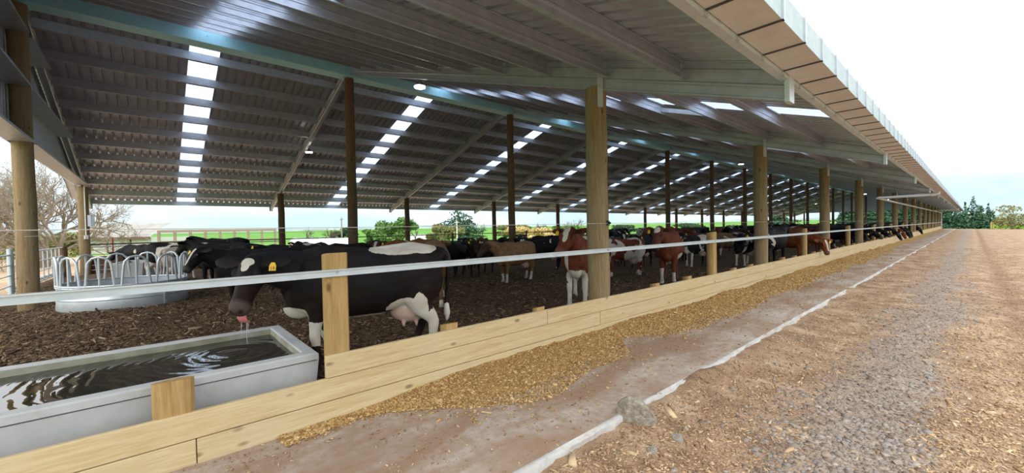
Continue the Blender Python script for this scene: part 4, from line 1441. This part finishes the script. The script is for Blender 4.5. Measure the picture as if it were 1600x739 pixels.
def bare_tree(name, x, y, z, h, label, seed, depth=5, r0=.16, spread=.55, mat='bark', group=None, droop=0.0, stems=1, kids=(2, 3)):
    rg = random.Random(seed)
    o = empty(name, (x, y, z)); tag(o, label, 'tree', group)
    mt, mbr = MB(), MB()

    def grow(p, d, L, r, lv):
        q = p + d * L * .5 + Vector((rg.gauss(0, 1), rg.gauss(0, 1), rg.gauss(0, .5))) * L * .06
        e = q + (d + Vector((rg.gauss(0, .12), rg.gauss(0, .12), -droop * (depth - lv) * .06))).normalized() * L * .5
        (mt if lv >= depth - 1 else mbr).tube([p, q, e], [r, r * .85, r * .68], 6 if lv >= depth - 1 else 4 if lv > 1 else 3, cap=False)
        if lv == 0: return
        for j in range(rg.randint(*kids) + (1 if lv == depth else 0)):
            a = rg.uniform(0, 6.28); sp_ = rg.uniform(.5, 1.0) * spread * (1.5 if lv == depth else 1)
            side = d.cross(Vector((math.cos(a), math.sin(a), .3))).normalized()
            nd = (d + side * sp_ * 1.3 + Vector((0, 0, .10 - droop * .25))).normalized()
            st_ = p + (e - p) * rg.uniform(.45, 1.0)
            grow(st_, nd, L * rg.uniform(.62, .86), r * rg.uniform(.5, .68), lv - 1)
    for s in range(stems):
        a = 6.28 * s / max(1, stems)
        d0 = Vector((math.cos(a) * .5 * (stems > 1), math.sin(a) * .5 * (stems > 1), 1)).normalized()
        grow(Vector((0, 0, -.2)), d0, h * .30, r0, depth)
    mt.build('trunk', MT[mat], o, smooth='all')
    mbr.build('branches', MT[mat], o)['kind'] = 'stuff'
    return o


# the big bare tree outside the gable end
x_, y_ = at_xy(62, 24)
bare_tree('bare_tree', x_, y_, -.2, 8.6, 'large bare tree with tangled grey branches outside the gable end', 11, 6, .13, .9, 'bark_pale', stems=6, kids=(3, 3))
x_, y_ = at_xy(-30, 30)
bare_tree('bare_tree', x_, y_, -.2, 9.0, 'bare tree whose branches show past the tubular gate', 13, 5, .15, .85, 'bark_pale', stems=4)
x_, y_ = at_xy(34, 39)
tree('hedge_bush', x_, y_, -.26, round_blobs(2.6, 5, 3, 14, .1), 2600, .16, 'leaf_olive', 'low olive hedge below the large bare tree', 0, 0, 3, cat='bush')
x_, y_ = at_xy(100, 37)
tree('hedge_bush', x_, y_, -.26, round_blobs(2.4, 3.2, 4, 14, .1), 2600, .16, 'leaf_olive', 'dull olive hedge beside the old farm shed', 0, 0, 4, cat='bush')

BG = [
    ('bare', 478, 66, 4.2, 'leafless willow behind the tunnel house', dict(depth=5, droop=.8)),
    ('bare', 519, 80, 3.6, 'thin leafless sapling beside the power pole', dict(depth=4, stems=4, spread=.3)),
    ('round', 537, 93, 3.1, 'leaf_dark', 3.4, 'small dark round tree beside the power pole'),
    ('round', 590, 53, 2.4, 'leaf_green', 1.8, 'low light green bush behind the brown and white head'),
    ('round', 605, 60, 3.7, 'leaf_green', 2.6, 'leafy green tree between two rear poles'),
    ('round', 629, 68, 4.2, 'leaf_green', 2.6, 'leafy green tree against a rear pole'),
    ('bare', 648, 75, 3.6, 'spindly bare tree left of the big conifer', dict(depth=4)),
    ('round', 682, 62, 3.0, 'leaf_olive', 1.7, 'small olive tree at the edge of the big conifer'),
    ('round', 702, 55, 2.6, 'leaf_olive', 2.6, 'spreading olive tree in front of the big conifer'),
    ('pine', 716, 70, 5.7, 'leaf_pine', 4.4, 'big broad dark conifer behind the rear rail'),
    ('bare', 753, 78, 4.4, 'wide bare tree right of the big conifer', dict(depth=5)),
    ('round', 796, 70, 2.6, 'leaf_olive', 3.2, 'grey green bush left of the yellow bush'),
    ('round', 828, 58, 2.3, 'leaf_yellow', 3.8, 'yellow flowering bush behind the rear rail'),
    ('round', 818, 64, 2.8, 'leaf_olive', 2.6, 'olive bush above the yellow bush'),
    ('bare', 846, 85, 4.2, 'bare poplar behind the yellow bush', dict(depth=4, stems=4, spread=.3)),
    ('bare', 895, 85, 5.0, 'bare tree behind the head of the red and white cow', dict(depth=5, stems=2)),
    ('round', 880, 70, 2.4, 'leaf_green', 3.0, 'round green bush behind the red and white cow'),
    ('round', 972, 120, 2.6, 'leaf_dark', 6, 'dark shelter bush beyond the thick front pole'),
    ('round', 1075, 160, 3.0, 'leaf_dark', 8, 'distant dark shelter clump beyond the herd'),
    ('round', 1225, 190, 3.6, 'leaf_dark', 9, 'distant dark clump beside the second front pole'),
]
for k, b in enumerate(BG):
    x_, y_ = at_xy(b[1], b[2])
    zt = float(terrain_z(np.array(x_), np.array(y_)))
    if b[0] == 'bare': bare_tree('bare_tree', x_, y_, zt, b[3] * 1.05, b[4], 60 + k, r0=.13, mat='bark', **b[5])
    elif b[0] == 'round': tree('leafy_tree' if b[3] > 2.7 else 'bush', x_, y_, zt, round_blobs(b[3], b[5], 70 + k, 12), 2200, .10 + .0018 * b[2], b[4], b[6], b[3] * .6, .10, k, cat='tree' if b[3] > 2.7 else 'bush')
    else: tree('conifer', x_, y_, zt, conifer_blobs(b[3], b[5] * .9, k), 5200, .20, b[4], b[6], b[3] * .9, .25, k)

# conifer belt beyond the end of the shed and the track
BH = 1.1
belt = [(1215, 150, 11.5), (1326, 160, 13.0), (1349, 172, 14.5), (1370, 158, 13), (1391, 176, 15.8), (1411, 160, 13.5), (1429, 176, 14), (1446, 158, 13.2), (1463, 172, 14.0), (1479, 150, 12.0), (1495, 166, 13.0), (1508, 146, 12.0), (1521, 164, 15.5), (1533, 146, 12.5), (1544, 166, 13.5), (1556, 150, 7.5)]
for k, (u, D, h) in enumerate(belt):
    x_, y_ = at_xy(u, D)
    zt = float(terrain_z(np.array(x_), np.array(y_)))
    tree('conifer', x_, y_, zt, conifer_blobs(h * BH, h * .27, 200 + k, 9), 4200, .44, 'leaf_pine', 'dense green conifer in the shelter belt past the far gable', h * .9, .25, 200 + k, 'conifers past the far gable')
for u, D, h, w_, mt_, lb in ((1562, 118, 3.6, 2.4, 'leaf_dark', 'small dark conifer by the timber gate posts'), (1502, 92, 1.5, 3.0, 'leaf_bright', 'bright lime bush at the end of the track'),
                             (1574, 80, 2.0, 4.6, 'leaf_bright', 'bright lime gorse bush beside the track'), (1594, 88, 1.2, 3.2, 'leaf_bright', 'low lime scrub on the bank by the track'),
                             (1604, 72, 4.6, 4.4, 'leaf_olive', 'tall olive bush on the bank by the track')):
    x_, y_ = at_xy(u, D)
    zt = float(terrain_z(np.array(x_), np.array(y_)))
    if D == 118: zt = -1.8
    tree('bush', x_, y_, zt, round_blobs(h, w_, int(u), 12, .15) if D != 118 else conifer_blobs(h, 1.2, 5), 2600, .17, mt_, lb, h * .5, .08, int(u), cat='bush')
for u, lb in ((1549, 'yellow timber gate post at the end of the track'), (1552.5, 'pale timber gate post at the end of the track')):
    x_, y_ = at_xy(u, 88)
    tag(MB().tube([(0, 0, -.3), (0, 0, 1.25)], .14, 10).build('gate_post', MT['post_timber'], None, (x_, y_, -.2), smooth=True), lb, 'post', 'gate posts at the end of the track')

# distant hills
for nm, D, h0, seed, ua, ub, lb in (('hills', 900, 9, 81, 900, 1900, 'low hazy hills on the horizon beyond the pasture'), ('hills', 1300, 20, 82, -300, 1900, 'far grey green ridge on the horizon')):
    us = np.linspace(ua, ub, 160)
    V = []
    for u in us:
        d = CF + CR * (u - 800) / FPX
        d = d / np.linalg.norm(d[:2])
        h = h0 * (.35 + .9 * fbm(u * .006, 1.3, seed, 4)) * (1 if True else 0)
        for dd, hh in ((D, -9), (D * 1.02, h * .6), (D * 1.06, h), (D * 1.15, h * .8), (D * 1.3, -9)):
            V.append((d[0] * dd, d[1] * dd, hh))
    n = 5
    F = [(i * n + k, (i + 1) * n + k, (i + 1) * n + k + 1, i * n + k + 1) for i in range(len(us) - 1) for k in range(n - 1)]
    o = MB().add(V, F).build('floor_' + nm, MT['hill'], smooth='all'); tag(o, lb, kind='structure')

# ------------------------------------------------------------------ rocks by the kerb
rk = [((995, 648), .30, .34, 'upright grey brown rock leaning on the kerb', 1.15), ((1029, 655), .16, .1, 'low brown rock beside the upright rock', .6), ((1058, 686), .16, .1, 'flat pale rock on the gravel near the upright rock', .55),
      ((982, 688), .12, .1, 'small grey rock below the upright rock', .7), ((1020, 706), .13, .1, 'half buried brown rock near the kerb', .5), ((962, 712), .10, .1, 'small dusty rock half sunk beside the kerb', .5), ((1244, 668), .13, .1, 'pale flat rock on the gravel track', .4), ((1467, 658), .15, .1, 'bluish slab of stone on the gravel track', .3)]
for k, (uv, w_, h_, lb, fl) in enumerate(rk):
    p_ = onz(uv[0], uv[1] + (20 if k == 0 else 0), -.11)
    o = place('rock', stone_mesh('rock', 300 + k * 7, fl, MT['rock'], 3), None, (p_[0], p_[1], -.11 + w_ * fl * (.34 if k == 0 else .15)), (.15 if k == 0 else 0, .1, 1.1 * k + .4), (w_, w_ * .85, w_ * (1.0)))
    tag(o, lb, 'rock', 'rocks beside the kerb' if k < 6 else None)
p_ = onz(760, 646, 0.0)
tag(MB().cbox(-.05, .05, -.012, .012, 0, .008, .002).build('wood_splinter', MT['pine_board'], None, (p_[0], p_[1], .006), (0, 0, .5)), 'pale wood splinter lying on the lane', 'splinter')

# ------------------------------------------------------------------ the herd
# hero: black cow over the trough, head turned to the lane, tongue out
hero_marks = [('b', (-.36, .10, 1.37), (.36, .30, .085)), ('b', (-.62, .08, 1.36), (.16, .22, .08)), ('b', (-.42, .22, .66), (.24, .16, .13)), ('b', (-.10, .20, .575), (.42, .2, .055)),
              ('b', (-.56, .22, .62), (.10, .16, .24)), ('b', (-.68, .15, .36), (.16, .12, .30)), ('b', (-.72, .15, .12), (.2, .14, .16)), ('b', (.76, .02, .66), (.24, .20, .10)), ('b', (.56, .14, .46), (.12, .10, .16)),
              ('b', (.58, -.14, .2), (.14, .1, .3)), ('b', (-.92, .0, .46), (.12, .12, .2)),
              ('h', (.075, 0, .09), (.05, .068, .09)), ('h', (.12, .0, .09), (.07, .04, .09))]
POSES['hero'] = cow_mesh('cow', poll=(1.11, .27, 1.30), hyaw=74, hpitch=-54, voxel=.0145, marks=hero_marks, stride=(.0, -.12, .0, .18), tail_y=-.05)
red_marks = [('b', (.78, .0, .62), (.26, .26, .16)), ('b', (.70, .1, .50), (.2, .2, .14)), ('b', (.60, .14, .30), (.14, .1, .30)), ('b', (.60, -.14, .26), (.14, .1, .28)), ('b', (.05, .20, 1.36), (.5, .13, .10)), ('b', (.50, .26, 1.1), (.12, .1, .30)), ('b', (.3, .36, .8), (.25, .12, .3)), ('b', (.78, -.17, .95), (.1, .05, .25)),
             ('b', (-.3, .30, 1.2), (.25, .1, .2)), ('h', (.10, .015, .09), (.13, .055, .08)), ('h', (.24, .045, .07), (.12, .035, .09)), ('b', (-.65, 0, .3), (.2, .3, .32))]
POSES['red'] = cow_mesh('cow', poll=(1.10, -.06, 1.50), hyaw=-28, hpitch=-42, voxel=.017, marks=red_marks, stride=(.0, .06, 0, .1))
red2_marks = [('h', (.08, 0, .09), (.09, .085, .08)), ('b', (.60, -.14, .25), (.14, .10, .2)), ('b', (.35, .28, .66), (.22, .14, .16)), ('b', (.74, .0, 1.0), (.1, .05, .35)), ('b', (.40, .20, 1.30), (.12, .05, .16)), ('b', (.58, .14, .22), (.14, .1, .12))]
POSES['red2'] = cow_mesh('cow', poll=(1.12, -.16, 1.44), hyaw=-22, hpitch=-60, voxel=.019, marks=red2_marks, thin=1.08)
pose('up', poll=(1.22, .02, 1.46), hyaw=6, hpitch=-42, voxel=.024)
pose('level', poll=(1.26, 0, 1.30), hyaw=-10, hpitch=-52, voxel=.024, stride=(.05, -.05, .08, -.06))
pose('left', poll=(1.10, .24, 1.42), hyaw=52, hpitch=-50, voxel=.024, stride=(-.05, .05, 0, .1))
pose('right', poll=(1.12, -.22, 1.40), hyaw=-50, hpitch=-48, voxel=.024, stride=(.04, -.06, .1, 0))
pose('drink', poll=(1.32, 0, 1.02), hyaw=0, hpitch=-38, voxel=.024)
pose('feed_mid', poll=(1.40, 0, .93), hyaw=-12, hpitch=-66, voxel=.022)
pose('feed', poll=(1.44, 0, .72), hyaw=10, hpitch=-66, voxel=.022)
pose('feed_up', poll=(1.36, .03, .96), hyaw=-25, hpitch=-30, voxel=.022)

o = cow('hero', -4.80, 1.93, math.atan2(-.92, -.39), BLACK, 'black cow with white forehead patch, tongue out, drinking at the long trough', scale=1.02, tags=(1,), low=(.018, .010, .008), patch=.0, udder=1, seed=2, muzzle=(.085, .062, .056))
me, (p2, A, Sh, Nn) = POSES['hero']
for ch in [c for c in bpy.data.objects if c.parent == o and c.name.startswith('ear_tag')]:
    cu = bpy.data.curves.new('tag_number', 'FONT'); cu.body = '19'; cu.size = .05; cu.align_x = 'CENTER'; cu.extrude = .0006
    to = bpy.data.objects.new('tmp', cu); COL.objects.link(to)
    dg = bpy.context.evaluated_depsgraph_get(); tm = bpy.data.meshes.new_from_object(to.evaluated_get(dg)); bpy.data.objects.remove(to)
    tm.materials.clear(); tm.materials.append(MT['tag_ink'])
    place('tag_number', tm, ch, (0, -.0042, -.078), (math.radians(90), 0, 0))
b0 = p2 + A * .545 - Nn * .135
V = []
L = Loft()
L.path([b0 - A * .03 + Nn * .03, b0 + A * .03 - Nn * .005, b0 + A * .055 - Nn * .04 + Sh * .01, b0 + A * .045 - Nn * .085 + Sh * .02, b0 + A * .03 - Nn * .105 + Sh * .022], [.042, .046, .046, .038, .016], [.014, .014, .013, .012, .008], 12, tuple(Sh))
place('tongue', MB().add(L.v, L.f).mesh('tongue', MT['tongue'], 'all'), o)
for s, ln in ((-.02, .16), (.03, .22), (.045, .12)):
    q = b0 + A * .05 - Nn * .06 + Sh * s
    place('drool', MB().tube([q, q + np.array([.004, .004, -ln * .5]), q + np.array([0, .008, -ln])], [.004, .002, .003], 5).mesh('drool', MT['drool'], 'all'), o)


def spot(u, D): return at(u, hor(u) + 30, D)[:2]


def herd(u, D, head, key, coat, label, group=None, vtop=None, scale=1.0, **kw):
    x, y = spot(u, D)
    if vtop is not None:
        ztop = at(u, vtop, D)[2]
        scale = float(np.clip((ztop - FLOOR) / 1.40, .86, 1.10))
    return cow(key, x, y, img_heading(head), coat, label, group, scale, **kw)


herd(905, 8.35, 256, 'red', RED, 'red and white cow with white blaze facing the lane beside the thick pole', scale=1.03, low=(.12, .03, .014), patch=.0, muzzle=(.16, .07, .05), tags=(-1,), seed=4)
herd(1045, 11.2, 246, 'red2', RED, 'red cow with white crown and white leg patches facing the feed wall', scale=1.05, low=(.13, .035, .016), patch=.0, muzzle=(.05, .03, .028), tags=(-1,), seed=6, face_dark=.35)
herd(806, 12.1, 226, 'right', TAN, 'tan cow with pale legs standing in the middle of the pen', vtop=378, low=(.24, .12, .05), patch=.0, sock=.34, muzzle=(.05, .045, .042), tags=(-1,), seed=3, face_dark=.8)
herd(752, 14.0, 248, 'left', DKB, 'dark brown cow with two yellow tags behind the tan cow', vtop=378, low=(.02, .012, .01), tags=(1, -1), seed=9)
herd(711, 13.6, 262, 'right', BLACK, 'black cow with white cheek left of the dark brown cow', vtop=378, blaze=.55, patch=.30, seed=12)
herd(733, 16.2, 268, 'up', BLACK, 'grey nosed black cow peering over the dark brown cow', vtop=379, muzzle=(.12, .12, .13), seed=15)
herd(752, 19.6, 92, 'level', BROWN, 'reddish brown cow facing away behind the dark brown cow', vtop=370, seed=18, parts=False)
herd(679, 8.8, 98, 'level', TAN, 'tan cow seen from behind past the rump of the trough cow', vtop=372, low=(.16, .085, .035), seed=21, parts=False, sock=.2)
herd(850, 15.0, 200, 'right', BLACK, 'black cow standing behind the tan cow', vtop=377, patch=.36, seed=24)
herd(786, 19.0, 85, 'level', BLACK, 'curly backed black cow facing the rear rail', vtop=371, seed=27, parts=False)
herd(818, 19.5, 95, 'up', BLACK, 'black cow facing the rear rail beside a ridge pole', vtop=371, seed=30, parts=False)
herd(852, 20.5, 30, 'up', BLACK, 'black cow with raised head near the rear rail', vtop=374, seed=33)
herd(921, 14.5, 40, 'level', BROWN, 'brown cow half hidden behind the red and white cow', vtop=372, patch=.38, seed=36)
# left cluster
herd(214, 17.9, 168, 'drink', BLACK, 'black cow drinking at the small weathered trough', vtop=381, seed=40)
herd(270, 14.4, 8, 'level', BLACK, 'black cow with cream belly and rump beside the ring feeder', vtop=377, patch=.44, sock=.45, seed=43)
herd(352, 12.0, 176, 'up', BLACK, 'long black cow standing broadside behind the trough cow', vtop=377, blaze=.7, patch=.30, sock=.0, seed=46)
herd(300, 12.8, 60, 'level', (.55, .49, .42), 'pale cow with pink udder behind the ring feeder', vtop=386, low=(.5, .4, .33), seed=49, parts=False)
herd(352, 16.5, 185, 'up', BLACK, 'black cow with yellow tag behind the long black cow', vtop=371, blaze=.6, seed=52, tags=(1, -1))
herd(405, 8.8, 200, 'left', BLACK, 'black cow with white star between the trough cow and long black cow', vtop=385, blaze=.8, seed=55, tags=(-1,), scale=.95)
herd(455, 11.4, 205, 'left', (.016, .017, .02), 'charcoal cow with tag behind the neck of the trough cow', vtop=380, blaze=.3, seed=58)
herd(492, 14.0, 268, 'up', (.015, .016, .02), 'charcoal cow facing out with ears spread under the ridge wire', vtop=382, seed=61, tags=(-1,))
herd(545, 13.0, 180, 'level', BLACK, 'black cow broadside behind the short sawn post', vtop=378, patch=.32, seed=64, parts=False)
herd(585, 14.5, 100, 'level', BLACK, 'black cow with pricked ears behind the trough cow back', vtop=374, seed=67, parts=False)
herd(612, 13.4, 262, 'up', BROWN, 'brown cow with white face behind the trough cow rump', vtop=378, blaze=1.3, low=(.2, .08, .03), seed=70)
herd(640, 11.0, 62, 'level', (.26, .10, .03), 'orange brown cow behind the white rump patch', vtop=373, seed=73, parts=False)
herd(655, 15.5, 100, 'level', BLACK, 'black cow behind the orange brown cow', vtop=371, seed=76, parts=False)
# right of the thick pole
herd(968, 16.5, 262, 'up', BLACK, 'black cow with broad white face right of the thick pole', vtop=374, blaze=1.4, seed=80)
herd(974, 12.8, 200, 'level', RED, 'red and white cow broadside right of the thick pole', vtop=381, patch=.47, sock=.2, seed=83)
herd(1002, 15.4, 230, 'left', BLACK, 'black cow with bright yellow tag beside the white crowned red cow', vtop=372, patch=.33, seed=86)
herd(1062, 18.3, 250, 'up', BLACK, 'black cow behind the white crowned red cow', vtop=368, seed=89)
herd(1088, 15.5, 215, 'level', BLACK, 'black cow with white spot left of the short round post', vtop=374, patch=.40, seed=92)
herd(1100, 20.0, 180, 'level', BROWN, 'brown cow broadside behind the short round post', vtop=366, seed=95, parts=False)
herd(1140, 18.5, 185, 'level', (.16, .10, .05), 'dun cow with white back patch before the second thick pole', vtop=370, patch=.43, seed=98)
herd(1165, 15.3, 220, 'left', BLACK, 'black cow with white leg beside the second thick pole', vtop=370, patch=.36, sock=.55, seed=101)
herd(1150, 22.5, 262, 'up', BLACK, 'black cow with raised ears before the second thick pole', vtop=366, seed=104)


# cows eating over the feed wall
def feeder_cow(y, key, coat, label, group=None, x=-5.28, head=0.0, **kw):
    return cow(key, x, y, head, coat, label, group, **kw)


def on_x(u, X):
    d = CF + CR * (u - 800) / FPX
    return float(d[1] / d[0] * X)


feeder_cow(16.75, 'up', BLACK, 'big black cow standing along the feed wall past the second thick pole', x=-4.78, head=1.5, seed=110, patch=.34, scale=1.05)
feeder_cow(19.5, 'feed_mid', (.21, .065, .022), 'orange red cow with white cheek reaching down over the feed wall', x=-5.0, head=-.40, seed=112, blaze=.9, muzzle=(.12, .06, .05))
feeder_cow(24.6, 'level', RED, 'red cow standing behind the feed wall past the third thick pole', x=-4.9, head=-1.45, seed=114, parts=False)
feeder_cow(29.6, 'feed_up', BLACK, 'black cow with white muzzle spot leaning over the feed wall', x=-5.15, head=-.5, seed=116, patch=.38)
FG = 'cows eating over the feed wall'
PU, LO = 'black cow pushing its head over the feed wall ', 'black cow eating with lowered head over the feed wall '
for q, (y, key, c, lb) in enumerate(((31.5, 'feed_up', BLACK, PU + 'before the fifth thick pole'), (35.6, 'feed_up', BLACK, PU + 'past the fifth thick pole'), (37.4, 'feed_up', BLACK, PU + 'past the fifth thick pole'),
                      (39.6, 'feed_up', BLACK, PU + 'before the sixth thick pole'), (41.8, 'feed', BLACK, 'black cow with white nose band eating over the feed wall'),
                      (45.6, 'feed', RED, 'red cow eating with its head lowered over the feed wall'), (47.6, 'feed', BLACK, LO + 'beside the red cow'), (50.0, 'feed', BLACK, LO + 'before the seventh thick pole'), (62.0, 'feed', BLACK, LO + 'past the eighth thick pole'))):
    feeder_cow(y, key, c, lb, FG, x=-4.95 if key == 'feed' else -5.05, head=-.25 - .1 * (q % 3), seed=q * 3.1, patch=.36, blaze=.9 if q == 4 else .0, parts=y < 50)
for q, (u, x, c, lb) in enumerate(((1200, -6.9, BLACK, 'black cow standing just behind the second thick pole'), (1246, -7.4, DKB, 'dark brown cow behind the big black cow at the feed wall'), (1266, -7.6, BROWN, 'brown cow behind the orange red cow at the feed wall'),
                                   (1300, -6.9, BLACK, 'black cow just behind the third thick pole'), (1325, -7.4, BLACK, 'black cow behind the red cow past the third thick pole'), (1352, -6.6, BLACK, 'black cow queueing behind the cows at the feed wall'),
                                   (1370, -6.7, BLACK, 'black cow queueing behind the cows at the feed wall'), (1392, -6.5, BLACK, 'black cow queueing behind the cows at the feed wall'))):
    feeder_cow(on_x(u, x), ['up', 'level', 'right', 'left'][q % 4], c, lb, 'cows queueing behind the feed wall' if u > 1340 else None, x=x, head=-.9 + .35 * (q % 4), seed=q * 7.7, patch=.40 if q % 2 else .25, parts=u < 1330)

# the crowd deeper in the shed
CG = 'cows crowded deep in the shed'
placed = [tuple(o.location[:2]) for o in bpy.data.objects if o.name.startswith('cow') and o.parent is None]
keys = ['up', 'level', 'left', 'right']
rr = random.Random(5)
cnt = tries = 0
LB = {'b': 'black cow in the crowd', 'w': 'black and white cow in the crowd', 'r': 'red brown cow in the crowd'}
while cnt < 62 and tries < 6000:
    tries += 1
    y = rr.uniform(13.5, 86); x = rr.uniform(-21, -5.6)
    if x > -9 and rr.random() < .3: pass
    elif x < -13 and y < 24: continue
    if any((x - a) ** 2 + (y - b) ** 2 < (1.9 if y < 40 else 2.3) ** 2 for a, b in placed): continue
    if any(abs(x - px) < .9 and abs(((y - Y0 + BAY / 2) % BAY) - BAY / 2) < 1.0 for px in (XR,)): continue
    placed.append((x, y))
    t = rr.random()
    kk = 'b' if t < .55 else 'w' if t < .8 else 'r'
    c = BLACK if kk != 'r' else rr.choice([RED, BROWN, DKB, (.2, .1, .04)])
    o = cow(rr.choice(keys), x, y, rr.uniform(0, 6.28), c, LB[kk] + ' level with the %s feed wall pole' % ORD[max(0, round((y - Y0) / BAY))], CG, rr.uniform(.92, 1.03), parts=y < 26, patch=.44 if kk == 'w' else .2, blaze=rr.choice([0, 0, .9]), sock=.35 if kk == 'w' else 0, seed=rr.uniform(0, 200))
    a = o.rotation_euler.z                                  # step back where the head would reach a ridge pole
    nx, ny = x + 1.35 * math.cos(a), y + 1.35 * math.sin(a)
    if math.hypot(nx - XR, (ny - Y0 + BAY / 2) % BAY - BAY / 2) < .8:
        o.location.x -= 1.2 * math.cos(a); o.location.y -= 1.2 * math.sin(a)
    cnt += 1
